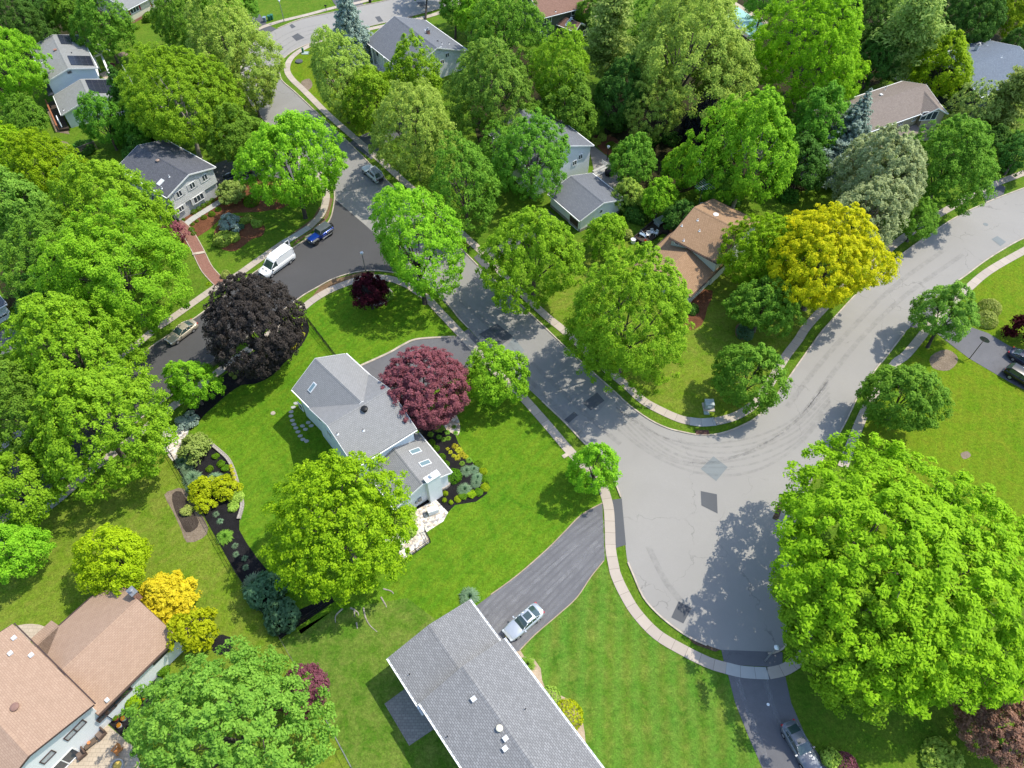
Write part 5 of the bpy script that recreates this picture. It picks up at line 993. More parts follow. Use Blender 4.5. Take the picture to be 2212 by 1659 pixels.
def car(kind,wheels,colour,label,name,cat,wb,group=None,extra=None):
    """wheels: photo positions of the front and rear wheels on the near side, where they touch the ground"""
    f,r=at(*wheels[0]),at(*wheels[1]); mid=(f+r)/2; d=(f-r).normalized(); n=Vector((-d.y,d.x,0))
    if n.dot(mid)<0: n=-n
    P=dict(sedan=dict(L=4.8,hw=.92,oF=.92,zb=.82,zh=.88,zd=1.0,zr=1.44,ws=(.80,-.10),rs=(-1.20,-2.0),tw=.60,wr=.33,z0=.22),
           suv=dict(L=4.75,hw=.95,oF=.88,zb=.98,zh=1.08,zd=1.1,zr=1.74,ws=(.55,-.15),rs=(-2.05,-2.42),tw=.70,wr=.38,z0=.32),
           jeep=dict(L=4.4,hw=.80,oF=.62,zb=1.05,zh=1.12,zd=1.1,zr=1.82,ws=(.38,.12),rs=(-2.02,-2.16),tw=.72,wr=.42,z0=.5),
           van=dict(L=5.95,hw=1.02,oF=1.0,zb=1.15,zh=1.22,zd=1.2,zr=2.52,ws=(1.75,.85),rs=(-2.92,-2.98),tw=.84,wr=.36,z0=.32))[kind]
    c=mid+n*(P['hw']-.12); rz=math.atan2(d.y,d.x)
    root=empty(name,(c.x,c.y,.032),label,cat,group,rz)
    hw,L,zb,zr,z0=P['hw'],P['L'],P['zb'],P['zr'],P['z0']; xf=wb/2+P['oF']; xr=xf-L
    def part(nm,mb,mats,sm=False,par=None):
        o=mb.build(nm,mats,None,sm,weld=sm); o.parent=par or root; return o
    b=MB(); ws0,ws1=P['ws']; rs1,rs0=P['rs']
    cowl=ws0; bk=rs0
    if kind=='sedan': prof=[(xf,.62,.42,.62,.45,.45),(xf-.10,.80,.30,.68,.72,.62),(xf-.35,.90,z0,.74,.80,.74),(cowl+.5,.99,z0,.80,.90,.80),(cowl,1,z0,zb,.93,.84),(-.3,1,z0,zb+.02,.94,.86),(bk+.1,1,z0,zb+.06,.98,.84),(xr+.40,.95,z0,.88,1.0,.80),(xr+.10,.84,.30,.82,.96,.70),(xr,.66,.42,.72,.80,.55)]
    elif kind=='suv': prof=[(xf,.70,.48,.78,.86,.55),(xf-.10,.86,.36,.84,.95,.70),(xf-.4,.95,z0,.9,1.03,.82),(cowl,1,z0,zb,1.09,.86),(-.3,1,z0,zb+.02,1.1,.88),(bk+.15,1,z0,zb+.04,1.12,.88),(xr+.12,.95,.38,zb,1.1,.82),(xr,.86,.46,.9,1.0,.74)]
    elif kind=='jeep': prof=[(xf,.72,.6,.95,1.05,.62),(xf-.12,.74,.55,1.0,1.10,.66),(cowl,.84,z0,1.05,1.15,.74),(cowl-.05,1,z0,zb,1.16,.90),(-.3,1,z0,zb+.02,1.16,.92),(xr+.1,1,z0,zb+.02,1.16,.92),(xr,.97,z0,zb,1.14,.88)]
    else: prof=[(xf,.74,.45,.85,.95,.60),(xf-.12,.88,.36,.95,1.05,.76),(xf-.55,.97,z0,1.05,1.2,.84),(cowl,1,z0,zb,1.28,.90),(0,1,z0,zb+.03,1.3,.95),(xr+.1,1,z0,zb+.03,1.3,.95),(xr,.97,.40,zb,1.25,.92)]
    loft(b,[ring(x,hw*k,a,bb,t,hw*ht) for x,k,a,bb,t,ht in prof])
    cm=paint('paint_'+label[:12].replace(' ','_'),*colour)
    body=part('body',b,cm,True)
    # cabin shell, its glazing set a little proud of the shell
    zt=zr; tw=P['tw']; bw=hw*.90; zw=zb-.02 if kind!='van' else zb
    if kind=='sedan': cab=[(ws0,bw*.90,zw+.06,zw+.08),((ws0+ws1)/2,bw,zw,zt-.27),(ws1,bw,zw,zt-.03),((ws1+rs1)/2,bw,zw,zt),(rs1,bw,zw,zt-.05),((rs1+rs0)/2,bw*.97,zw,zt-.24),(rs0,bw*.88,zw+.10,zw+.17)]
    elif kind=='van': cab=[(ws0,bw*.93,zw,zw+.1),(ws1,bw,zw,zt-.42),(ws1-.5,bw*1.04,zw,zt-.12),(ws1-1.1,bw*1.05,zw,zt),(rs1+.35,bw*1.05,zw,zt),(rs0+.03,bw*1.03,zw,zt-.05)]
    else: cab=[(ws0,bw*.95,zw,zw+.1),(ws1,bw,zw,zt-.05),(ws1-.3,bw,zw,zt),(rs1+.1,bw,zw,zt-.01),(rs0,bw*.95,zw,zw+.25)] if kind=='suv' else [(ws0,bw*.98,zw,zw+.1),(ws1,bw,zw,zt-.03),(rs1,bw,zw,zt-.02),(rs0,bw,zw,zw+.1)]
    def tww(k): return {'sedan':.64,'suv':.72,'jeep':.70,'van':.86}[kind]
    def crs(x,w,za,zz):
        t=min(w,max(tww(0),w-(zz-za)*(.30 if kind!='van' else .10)))
        return [(x,-w,za),(x,-(w*.4+t*.6),za+(zz-za)*.62),(x,-t,zz-.05),(x,-t*.55,zz),(x,t*.55,zz),(x,t,zz-.05),(x,(w*.4+t*.6),za+(zz-za)*.62),(x,w,za)]
    R=[[Vector(p) for p in crs(*q)] for q in cab]
    def strip_(nm,segs,i0,i1,mt,sm=True):
        g=MB()
        for A,B in zip(R[i0:i1],R[i0+1:i1+1]):
            for i in segs: g.face([A[i],A[i+1],B[i+1],B[i]])
        return part(nm,g,mt,sm)
    tm=paint('paint_hardtop',(.07,.085,.095),0,.6) if kind=='jeep' else cm
    nS=len(R); iw={'sedan':2,'suv':1,'jeep':1,'van':1}[kind]; ir={'sedan':4,'suv':3,'jeep':2,'van':5}[kind]
    strip_('windscreen',(2,3,4),0,iw,m_cglass); strip_('roof',(2,3,4),iw,ir,tm)
    if ir<nS-1: strip_('rear_window',(2,3,4),ir,nS-1,m_cglass)
    si={'sedan':5,'suv':3,'jeep':2,'van':2}[kind]
    for sg in ((0,1),(5,6)):
        strip_('side_window',sg,0,si,m_cglass)
        if si<nS-1: strip_('rear_quarter',sg,si,nS-1,tm)
    back=MB(); back.face(R[-1]); part('tail_panel',back,tm)
    pil=MB()
    def bar(p,q,r=.045): pil.tube(p,q,r,r,5)
    for i in (2,5):
        for k in range(nS-1):
            bar(R[k][i],R[k+1][i],.05)
    for k,i0 in ((ir,0),(ir,7)): 
        j=1 if i0==0 else 6; e=2 if i0==0 else 5
        bar(R[k][i0],R[k][j],.06); bar(R[k][j],R[k][e],.06)
    mid_=min(iw+1,ir) if kind!='van' else 2
    for i0,j,e in ((0,1,2),(7,6,5)):
        bar(R[mid_][i0],R[mid_][j],.05); bar(R[mid_][j],R[mid_][e],.05)
    part('pillars',pil,tm,True)
    for sgn in (-1,1):
        for wx in (wb/2,-wb/2):
            wr=P['wr']; yo=sgn*(hw-.10 if kind!='jeep' else hw+.04); w_=MB(); w_.tube((wx,yo-.12,wr),(wx,yo+.11,wr),wr,wr,18); wo=part('wheel',w_,m_tyreb,False)
            ri=MB(); ri.tube((wx,yo+sgn*.10,wr),(wx,yo+sgn*.125,wr),wr*.62,wr*.60,10); k=part('rim',ri,m_rim if kind!='jeep' else m_plast,False,wo)
            if kind!='jeep':
                ar=MB(); ar.lathe((0,0,0),[(wr+.02,-.02),(wr+.10,-.02),(wr+.10,.02),(wr+.02,.02)],20)
            if kind=='jeep':
                fm=MB(); fm.box((wx,sgn*(hw+.02),.98),(1.0,.34,.10)); fm.box((wx+.52,sgn*(hw+.02),.82),(.10,.32,.34),0,0,0,.4); fm.box((wx-.52,sgn*(hw+.02),.82),(.10,.32,.34),0,0,0,-.4); part('fender',fm,plain('grey_fender',(.13,.135,.14),.6))
        hl=MB(); hl.box((xf-.16 if kind!='jeep' else xf-.0,sgn*hw*.66,(.66,.86,.92,.95)[('sedan','suv','jeep','van').index(kind)]),(.24 if kind!='jeep' else .06,.34 if kind!='jeep' else .2,.14 if kind!='jeep' else .2),-sgn*.45 if kind!='jeep' else 0); part('headlight',hl,m_head)
        tl=MB(); tl.box((xr+.13,sgn*hw*.68,(.84,1.0,1.0,1.3)[('sedan','suv','jeep','van').index(kind)]),(.20,.26 if kind!='van' else .12,.16 if kind!='van' else .5),sgn*.35); part('tail_light',tl,m_tail)
        mi=MB(); mi.box((ws0-.28,sgn*(hw+.08),zb+.10),(.14,.24,.15)); part('mirror',mi,cm if kind=='sedan' else m_plast)
    gl=MB(); gl.box((xf-.02,0,.48 if kind in('sedan',) else .62),(.06,hw*1.0,.16)); part('grille',gl,m_plast)
    if kind in('suv','van','jeep'):
        bp=MB(); bp.box((xf+.0,0,.45 if kind!='jeep' else .6),(.14,hw*1.7,.18)); bp.box((xr-.02,0,.5 if kind!='jeep' else .62),(.14,hw*1.75,.18)); part('bumper',bp,plain('bumper_grey',(.10,.11,.12),.6) if kind!='suv' else cm)
    pl=MB(); pl.box((xf+(.075 if kind!='sedan' else .02),0,.42 if kind!='jeep' else .62),(.02,.34,.14)); part('number_plate',pl,m_plate)
    if extra: extra(root,part,P,cm,xf,xr,R)
    return root
def sunroof(root,part,P,cm,xf,xr,R):
    g=MB(); g.box((-.62,0,P['zr']-.005),(.78,.80,.03)); part('sunroof',g,m_cglass)
def sunroof2(root,part,P,cm,xf,xr,R):
    g=MB(); g.box((-.42,0,P['zr']-.005),(.42,.80,.03)); part('sunroof',g,m_cglass)
s2=lambda *p:[(x*.69125,y*.69125) for x,y in p]
car('sedan',s2((1618.4,1994.9),(1680.4,1942.5)),((.50,.53,.56),.5),'silver sedan with a sunroof parked on the driveway of the lower grey house','parked_car','car',2.85,extra=sunroof)
car('sedan',s2((2503,2397.7),(2447,2300)),((.13,.145,.17),.3),'dark grey blue sedan parked on the driveway at the bottom edge','parked_car','car',2.97,extra=sunroof2)
car('sedan',s2((555.9,1075.3),(607.5,1036.9)),((.47,.41,.32),.4),'beige sedan parked at the kerb of the side street','parked_car','car',2.74)
car('sedan',s2((727,568.3),(770.3,553.8)),((.012,.014,.035),.3),'dark navy sedan parked on the driveway of the charcoal roofed house','parked_car','car',2.85)
car('sedan',s2((3227,1168),(3157.6,1124.7)),((.014,.02,.045),.3),'dark blue car cut by the right edge, upper of two on the basketball driveway','parked_car','car',2.8)
car('suv',s2((3218,1224),(3147.5,1181.4)),((.010,.011,.012),.3),'black sport utility car cut by the right edge, lower of two on the basketball driveway','parked_car','car',2.8)
def rack(root,part,P,cm,xf,xr,R):
    g=MB()
    for y in (-.62,.62): g.box((-.95,y,1.86),(1.9,.05,.06))
    for k in range(7): g.box((-.15-k*.27,0,1.86),(.09,1.2,.04))
    for x in (-.2,-1.7):
        for y in (-.6,.6): g.box((x,y,1.79),(.06,.05,.14))
    part('roof_rack',g,m_pale)
    k=MB(); k.box((-.95,0,1.765),(1.75,1.12,.02)); part('rack_tray',k,m_plast)
    h=MB(); h.box((xr-.22,0,.75),(.36,.9,.25)); h.tube((xr-.3,-.4,.8),(xr-.3,.4,1.15),.05,.05,6); part('bike_carrier',h,m_plast)
car('suv',s2((1138.3,543.6),(1168,569.7)),((.62,.66,.66),.1),'white sport utility car with roof rack parked on the upper street','parked_car','car',2.79,extra=rack)
def jeepx(root,part,P,cm,xf,xr,R):
    g=MB(); g.box((-.75,.95,.52),(1.9,.18,.08)); g.box((-.75,-.95,.52),(1.9,.18,.08)); part('side_step',g,m_lead)
    w_=MB(); w_.tube((xr-.05,.1,1.05),(xr-.3,.1,1.05),.42,.42,18); part('spare_wheel',w_,m_tyreb)
car('jeep',s2((988.9,765.1),(1032.3,735.3)),((.008,.045,.30),.3),'blue boxy off-road car with dark hard top parked at the corner','parked_car','car',2.95,extra=jeepx)
def vanx(root,part,P,cm,xf,xr,R):
    for y,a in ((-.97,-1.75),(.97,1.75)):
        pass
    d=MB(); d.box((xr-.42,-1.05,1.45),(.85,.06,1.9)); dd=part('rear_door',d,cm); g=MB(); g.box((xr-.42,-1.05,2.0),(.55,.075,.6)); part('rear_door_window',g,m_cglass,False,dd)
    s_=MB()
    for y in (-1.035,1.035): s_.box((-.6,y,.72),(3.9,.05,.16))
    part('side_moulding',s_,plain('moulding_grey',(.20,.21,.23),.6))
    q=MB(); q.box((.9,0,2.44),(.03,1.5,.02)); part('roof_seam',q,m_plast); q=MB(); q.box((xf-.75,.35,1.24),(.3,.32,.03)); q.box((xf-.75,-.35,1.24),(.3,.32,.03)); part('bonnet_vent',q,m_plast)
    o=MB(); o.box((xr+.02,.1,1.5),(.02,1.5,1.9)); part('cargo_opening',o,m_plast)
car('van',s2((851.2,866.8),(908.8,824.1)),((.80,.81,.82),0,.35),'white high roof cargo van with open rear door parked on the new asphalt','cargo_van','van',3.75,extra=vanx)
# ------------------------------------------------------------------ street furniture, fences, garden things
def fence(pts,label,h=1.25,step=.12,mat=None,name='fence',post=2.0,rails=(.15,.62,1.18),sm=0,pw=.018,panel=None,cat='fence'):
    P=[at(*p) for p in pts]; root=empty(name,P[0],label,cat); mat=mat or m_black
    pm=MB(); rm=MB(); sl=MB()
    for a,b in zip(P,P[1:]):
        d=b-a; L=d.length; u=d/L; rz=math.atan2(u.y,u.x)
        for k in range(int(L/post)+1): q=a+u*min(k*post,L); pm.box((q.x,q.y,h/2+.04),(.06,.06,h+.08),rz)
        if panel: c=(a+b)/2; sl.box((c.x,c.y,h/2),(L,.03,h-.05),rz)
        for r in rails: c=(a+b)/2; rm.box((c.x,c.y,h*r/1.25),(L,.035,.04),rz)
        if not panel and step:
            for k in range(int(L/step)): q=a+u*(k*step+step/2); sl.box((q.x,q.y,h/2),(pw,pw,h*.96),rz)
    pm.build('post',mat,root); rm.build('rail',mat,root)
    if sl.f: sl.build('pickets' if not panel else 'panel',panel or mat,root)
    return root
fence([(342,943),(372,985),(440,1110),(515,1245),(560,1312),(606,1382)],'long black metal picket fence between the garden bed and the lower left lawn')
fence([(606,1382),(650,1347),(722,1300)],'short black metal fence running right from the corner by the evergreen shrubs')
fence([(657,684),(735,786)],'dark fence across the lawn from the purple tree to the grey house')
fence([(918,1148),(930,1172),(872,1213)],'short black fence around the end of the pebble bed',1.0)
fence([(606,1382),(655,1465),(693,1532)],'thin wooden rail fence behind the crimson tree',.8,0,m_woodg,post=2.4,rails=(.9,))
fence([(693,1532),(762,1662)],'pale rail wire fence at the bottom edge',1.2,0,m_lead,post=2.2,rails=(1.22,.2))
fence([(122,345),(165,340),(212,322)],'weathered grey wooden stockade fence left of the charcoal roofed house',1.7,.16,m_woodg,pw=.13,post=2.4)
fence([(268,150),(287,182)],'white railing by the patio of the solar panel house',1.0,.25,m_white,pw=.05)
fence([(1864,155),(1885,135)],'white panel fence piece behind the taupe roofed house, left',1.8,0,m_white,panel=m_white); fence([(1928,168),(1960,188)],'white panel fence piece at the foot of the leaning pine',1.8,0,m_white,panel=m_white)
fence([(448,800),(490,772)],'short dark wooden fence beside the dark purple tree',1.0,.18,m_woodg,pw=.12)
fence([(1300,354),(1318,366)],'small white picket gate on the grey patio steps',.9,.2,m_white,pw=.06)
def lamp(x,y,h,label,name='street_lamp',mat=None,head='globe'):
    p=at(x,y); root=empty(name,p,label,'street lamp'); mb=MB(); mb.tube((p.x,p.y,0),(p.x,p.y,h),.09,.06,8); mb.build('post',mat or m_lead,root,True)
    g=MB(); g.lathe((p.x,p.y,h),[(.08,0),(.12,.05),(.26,.35),(.24,.40)],10); g.build('lantern',plain('lantern_glass',(.75,.78,.78),.3,.05),root,True)
    c=MB(); c.lathe((p.x,p.y,h+.40),[(.28,0),(.2,.12),(.05,.2),(0,.26)],10); c.build('lamp_cap',plain('lamp_cap_white',(.7,.72,.74),.5),root,True); return root
lamp(614,47,4.2,'street lamp on the lawn beside the upper road, left of the blue spruce'); lamp(866,407,4.2,'street lamp behind the white parked car with roof rack'); lamp(1652,1428,4.0,'street lamp by the driveway apron under the huge yellow green tree'); lamp(790,586,3.4,'lamp post on the corner next to the small dark red maple')
lamp(1311,346,2.4,'black garden lamp post on the grey patio','garden_lamp',m_black)['category']='garden lamp'; lamp(1283,272,2.2,'small garden lamp at the dark edge of the patio lawn','garden_lamp')['category']='garden lamp'
def mailbox(x,y,label,hd=0,col=None):
    p=at(x,y); r=empty('mailbox',p,label,'mailbox',None); mb=MB(); mb.box((p.x,p.y,.52),(.10,.10,1.04)); mb.box((p.x,p.y,.98),(.5,.09,.07),hd); mb.build('post',m_black,r)
    m2=MB(); prof=[(-.1,0),(.1,0),(.1,.13),(.06,.2),(-.06,.2),(-.1,.13)]; u=Vector((math.cos(hd),math.sin(hd),0)); v=Vector((-u.y,u.x,0))
    A=[Vector((p.x,p.y,1.02))-u*.26+v*a+Vector((0,0,z)) for a,z in prof]; B=[q+u*.52 for q in A]
    for i in range(6): j=(i+1)%6; m2.face([A[i],A[j],B[j],B[i]])
    m2.face(A[::-1]); m2.face(B); m2.build('box',col or m_black,r)
    f=MB(); f.box(Vector((p.x,p.y,1.2))+v*.11,(.04,.02,.16),hd); f.build('flag',m_tail,r)
mailbox(705,23,'black mailbox on a post beside the upper road'); mailbox(1013,546,'black mailbox by the sidewalk of the middle street',.8); mailbox(1167,503-350+160,'dark mailbox hidden by the street tree row') if False else None; mailbox(820,352,'dark mailbox near the white parked car with roof rack',.8); mailbox(1010,826,'dark mailbox between the small bright tree and the crimson maple',.8)
def bin_(x,y,c,label,nm):
    p=at(x,y); r=empty('wheelie_bin',p,label,'trash bin'); mb=MB(); b=[(-.26,-.28),(.26,-.28),(.26,.28),(-.26,.28)]; t=[(-.30,-.34),(.30,-.34),(.30,.34),(-.30,.34)]
    lo=[Vector((p.x+a,p.y+q,.06)) for a,q in b]; hi=[Vector((p.x+a,p.y+q,.98)) for a,q in t]
    for i in range(4): j=(i+1)%4; mb.face([lo[i],lo[j],hi[j],hi[i]])
    mb.face(hi); mb.face(lo[::-1]); mb.build('bin_body',c,r); l=MB(); l.box((p.x,p.y,1.02),(.66,.74,.07)); l.build('lid',c,r)
    w_=MB(); w_.tube((p.x-.25,p.y+.3,.12),(p.x-.18,p.y+.3,.12),.12,.12,10); w_.tube((p.x+.18,p.y+.3,.12),(p.x+.25,p.y+.3,.12),.12,.12,10); w_.build('wheel',m_tyreb,r)
gb=plain('bin_green',(.03,.15,.09),.5); bb=plain('bin_blue',(.20,.27,.34),.5)
bin_(573,47,bb,'grey blue wheelie bin beside the upper driveway','b'); bin_(583,44,gb,'left green wheelie bin beside the upper driveway','g'); bin_(588,42,gb,'right green wheelie bin beside the upper driveway','g'); bin_(800,6,m_black,'black wheelie bin at the top edge of the upper road','k')
# transformer and utility boxes
p=at(1530,880); r=empty('utility_box',p,'pale green metal transformer box on the corner lawn inside the bend','utility box'); gm=plain('utility_green',(.30,.36,.33),.5,.08)
mb=MB(); mb.box((p.x,p.y,.06),(1.5,1.4,.12)); mb.build('pad',m_kerb,r); mb=MB(); mb.box((p.x,p.y+.1,.55),(1.1,.9,.86)); mb.build('cabinet',gm,r); mb=MB(); mb.box((p.x,p.y+.12,1.0),(1.18,1.0,.07),0,0,.06); mb.build('lid',plain('utility_cover',(.42,.47,.46),.5,.08),r); mb=MB(); mb.box((p.x,p.y-.37,.6),(.5,.02,.3)); mb.build('warning_label',m_white,r)
p=at(1526,893); mb=MB(); mb.box((p.x,p.y,.08),(.7,.45,.16)); tag(mb.build('utility_cover',gm),'small green ground box in front of the transformer box','utility lid')
p=at(655,114); r=empty('utility_box',p,'narrow dark green utility post on the upper corner lawn','utility box'); mb=MB(); mb.box((p.x,p.y,.5),(.35,.35,1.0)); mb.build('cabinet',gb,r); mb=MB(); mb.box((p.x+.5,p.y-.2,.05),(1.5,1.1,.10)); mb.build('pad',gm,r)
p=at(646,134); mb=MB(); mb.lathe((p.x,p.y,0),[(.75,0),(.75,.22),(.66,.3),(0,.32)],20); tag(mb.build('well_cover',plain('dark_iron',(.08,.085,.09),.7)),'round dark concrete well cover on the upper corner lawn','well cover')
p=at(1766/4*0+1716*0+1106*0+1216,984) ; p=at(1106+115*1.0,829.5+155); mb=MB(); mb.box((p.x,p.y,.04),(.75,.5,.08),.6); tag(mb.build('meter_cover',m_kerb),'small round cornered concrete lid on the lawn beside the small young tree','utility lid')
# generator
p=at(936,1107); r=empty('generator',p,'white standby generator on the pebble bed beside the grey house','generator'); rz=.35
mb=MB(); mb.box((p.x,p.y,.05),(1.5,.9,.10),rz); mb.build('pad',m_kerb,r); mb=MB(); mb.box((p.x,p.y,.45),(1.22,.66,.7),rz); mb.build('housing',m_white,r); mb=MB(); u=Vector((math.cos(rz),math.sin(rz),0)); v=Vector((-u.y,u.x,0))
A=[Vector((p.x,p.y,.80))-u*.65+v*a+Vector((0,0,z)) for a,z in ((-.37,0),(.37,0),(.34,.14),(.2,.2),(-.2,.2),(-.34,.14))]; B=[q+u*1.3 for q in A]
for i in range(6): j=(i+1)%6; mb.face([A[i],A[j],B[j],B[i]])
mb.face(A[::-1]); mb.face(B); mb.build('lid',m_white,r)
# basketball hoop
p=at(2094,775); r=empty('basketball_hoop',p,'basketball hoop on a leaning dark pole beside the right hand driveway','basketball hoop'); mb=MB(); top=at(2131,728,3.7); base=Vector((p.x,p.y,0)); ex=(Vector((2,1.9,0))).normalized()
mb.tube(base,base+Vector((0,0,3.2)),.06,.05,8); mb.tube(base+Vector((0,0,3.2)),base+Vector((.5,.45,3.75)),.05,.04,8); mb.build('pole',m_dkbrown,r)
bz=math.atan2(ex.y,ex.x); bc=base+Vector((.55,.5,3.45)); mb=MB(); pts=[]; u=Vector((-ex.y,ex.x,0))
for k in range(14): a=2*PI*k/14; pts.append(bc+u*(.68*math.cos(a))+Vector((0,0,.45*math.sin(a)*(1 if math.sin(a)>0 else .8))))
F2=[q+ex*.04 for q in pts]; mb.face(pts[::-1]); mb.face(F2)
for i in range(14): j=(i+1)%14; mb.face([pts[i],pts[j],F2[j],F2[i]])
mb.build('backboard',plain('backboard_grey',(.13,.125,.12),.5),r)
mb=MB(); rc=bc+ex*.28+Vector((0,0,-.2))
for k in range(14): a,b=2*PI*k/14,2*PI*(k+1)/14; mb.tube(rc+Vector((.22*math.cos(a),.22*math.sin(a),0)),rc+Vector((.22*math.cos(b),.22*math.sin(b),0)),.015,.015,5)
mb.build('rim',plain('hoop_rim',(.4,.08,.03),.5),r)
# stepping stones beside the grey house
ss=[(892,132),(345,168),(323,203),(305,241),(303,278),(314,316),(329,350),(345,381),(362,415),(383,450),(405,480),(436,495),(402,364),(452,334),(427,393),(478,362)]
for i,(x,y) in enumerate(ss[1:]):
    p=at(553+x/4,829.5+y/4); mb=MB(); n_=7; q=[(p.x+.33*math.cos(2*PI*k/n_+i)*(1+.1*math.sin(3*k+i)),p.y+.25*math.sin(2*PI*k/n_+i)*(1+.1*math.cos(2*k+i))) for k in range(n_)]
    mb.prism(q,.0,.06); tag(mb.build('stepping_stone',m_walkg),('sunlit' if i<3 else 'shaded')+' grey stepping stone on the lawn left of the grey house' ,'stepping stone','stepping stones left of the grey house')
# patio furniture of the brown roofed house
def armchair(x,y,rz,label):
    p=at(x,y); r=empty('armchair',p,label,'armchair','brown wicker armchairs on the patio',rz); wk=plain('brown_wicker',(.10,.065,.05),.8,.25,8); cu=plain('brown_cushion',(.17,.125,.10),.9,.1)
    def pt(n,mb,m): o=mb.build(n,m); o.parent=r
    mb=MB(); mb.box((0,0,.2),(.8,.8,.36)); pt('base',mb,wk); mb=MB(); mb.box((0,.38,.6),(.86,.16,.6),0,0,-.18); mb.tube((-.40,.42,.88),(.40,.42,.88),.09,.09,8); pt('backrest',mb,wk)
    for s_ in (-1,1): mb=MB(); mb.box((s_*.40,0,.45),(.16,.8,.3)); pt('armrest',mb,wk)
    mb=MB(); mb.box((0,-.03,.43),(.62,.66,.12)); pt('seat_cushion',mb,cu)
armchair(220,1587,-.55,'upper brown wicker armchair on the paver patio'); armchair(178,1630,-.75,'lower brown wicker armchair on the paver patio, nearer the wall')
p=at(199,1608); r=empty('coffee_table',p,'dark slatted coffee table between the two brown armchairs','table',None,.75); wd=plain('table_wood',(.12,.085,.06),.7,.2)
mb=MB(); mb.box((0,0,.42),(1.15,.55,.05)); o=mb.build('tabletop',wd); o.parent=r
for a in (-.5,.5):
    for b in (-.22,.22): mb=MB(); mb.box((a,b,.2),(.06,.06,.4)); o=mb.build('leg',wd); o.parent=r
p=at(195,1577); mb=MB(); q=at(197,1607); mb.lathe((q.x,q.y,.445),[(.1,0),(.17,.12),(.15,.13),(.0,.1)],12); tag(mb.build('bowl',plain('terracotta',(.50,.20,.08),.7)),'small orange bowl on the slatted coffee table','bowl')
p=at(257,1622); r=empty('garden_chair',p,'orange brown wooden adirondack chair on the paver patio','chair',None,2.6); ow=plain('orange_wood',(.42,.17,.045),.6,.15)
def pt_(n,mb,m): o=mb.build(n,m); o.parent=r
mb=MB(); mb.box((0,.05,.34),(.55,.6,.05),0,0,.15); pt_('seat',mb,ow)
mb=MB()
for k in range(5): mb.box((-.24+.12*k,-.36,.68),(.105,.03,.75+.1*math.cos((k-2)*.8)),0,0,.38)
pt_('backrest',mb,ow)
for s_ in (-1,1): mb=MB(); mb.box((s_*.36,.0,.55),(.14,.8,.04)); mb.box((s_*.33,.32,.27),(.09,.06,.54)); pt_('armrest',mb,ow)
for s_ in (-1,1): mb=MB(); mb.box((s_*.25,-.3,.2),(.05,.5,.08),0,0,-.6); pt_('leg',mb,ow)
p=at(256,1655); r=empty('fire_pit',p,'round stone rimmed fire pit with yellow inside at the bottom edge','fire pit'); mb=MB(); mb.lathe((p.x,p.y,0),[(.62,0),(.62,.42),(.48,.44),(.46,.2),(0,.2)],22); mb.build('rim',plain('pit_stone',(.36,.35,.34),.8),r); mb=MB(); mb.lathe((p.x,p.y,.2),[(.45,.0),(.42,.06),(0,.09)],16); mb.build('fire_glass',plain('yellow_gravel',(.62,.45,.10),.8),r)
def pot(x,y,fc,lab,pc=None,rr=.25):
    p=at(x,y); r=empty('flower_pot',p,lab,'flower pot','flower pots by the white wall'); mb=MB(); mb.lathe((p.x,p.y,0),[(rr*.7,0),(rr,.36),(rr*.9,.36),(rr*.85,.3),(0,.3)],14); mb.build('pot',pc or m_stone,r)
    o=bpy.data.objects.new('flowers',coloured(SHR['loose'],FOL[fc])); COL.objects.link(o); paintlast(o); o.parent=r; o.location=(0,0,.3); o.scale=(rr*.95,rr*.95,rr*.8)
FOL['orange']=foliage('leaves_orange',(.25,.14,.01),(.80,.32,.02)); 
pot(316,1510,'orange','flower pot with orange flowers nearest the pale green oak'); pot(252,1553,'clip','green leaved pot with red flowers by the white wall',plain('red_pot',(.3,.03,.04),.6),.3); pot(269,1554,'orange','upper of two orange flower pots at the patio corner',plain('blue_pot',(.45,.45,.52),.5)); pot(260,1569,'orange','lower of two orange flower pots at the patio corner',plain('white_pot',(.6,.58,.55),.6))
# deck, chairs, table and grill of the tan house
dp=W([(1368,519),(1413,480),(1478,476),(1462,512),(1430,505),(1393,533)]); mb=MB(); mb.prism(dp,0,.35); r=empty('wooden_deck',dp[0],'dark weathered wooden deck beside the tan house','deck'); mb.build('platform',bricks('deck_boards',(.05,.038,.03),(.075,.055,.042),(.015,.012,.01),6,.14,.02,.8,.3,.35),r)
mb=MB()
for a,b in ((0,5),(0,1)):
    c=(dp[a]+dp[b])/2; d=dp[b]-dp[a]; mb.box((c.x,c.y,.55),(d.length,.12,.4),math.atan2(d.y,d.x))
mb.build('low_wall',m_wood,r)
def chair(x,y,rz,label):
    p=at(x,y,.35); r=empty('plastic_chair',p,label,'chair','white plastic chairs on the wooden deck',rz)
    def q(n,mb): o=mb.build(n,m_white); o.parent=r
    mb=MB(); mb.box((0,0,.43),(.52,.5,.04)); q('seat',mb); mb=MB()
    for k in range(4): mb.box((-.18+.12*k,.26,.68),(.07,.03,.42),0,0,-.2)
    mb.box((0,.31,.9),(.5,.04,.09),0,0,-.2); q('backrest',mb)
    for s_ in (-1,1): mb=MB(); mb.box((s_*.27,.02,.64),(.06,.5,.04)); q('armrest',mb)
    for s_ in (-1,1):
        for t in (-1,1): mb=MB(); mb.box((s_*.24,t*.22,.21),(.05,.05,.42)); q('leg',mb)
chair(1399,511,0,'left white plastic chair on the deck'); chair(1407.5,506,.2,'middle white plastic chair on the deck'); chair(1416,508,-.9,'right white plastic chair on the deck')
p=at(1429,481,.35); r=empty('outdoor_table',p,'pale grey slab table at the back of the deck','table',None,.62); pg=plain('pale_tabletop',(.42,.45,.45),.6,.1)
mb=MB(); mb.box((0,0,.72),(2.7,1.45,.06)); o=mb.build('tabletop',pg); o.parent=r
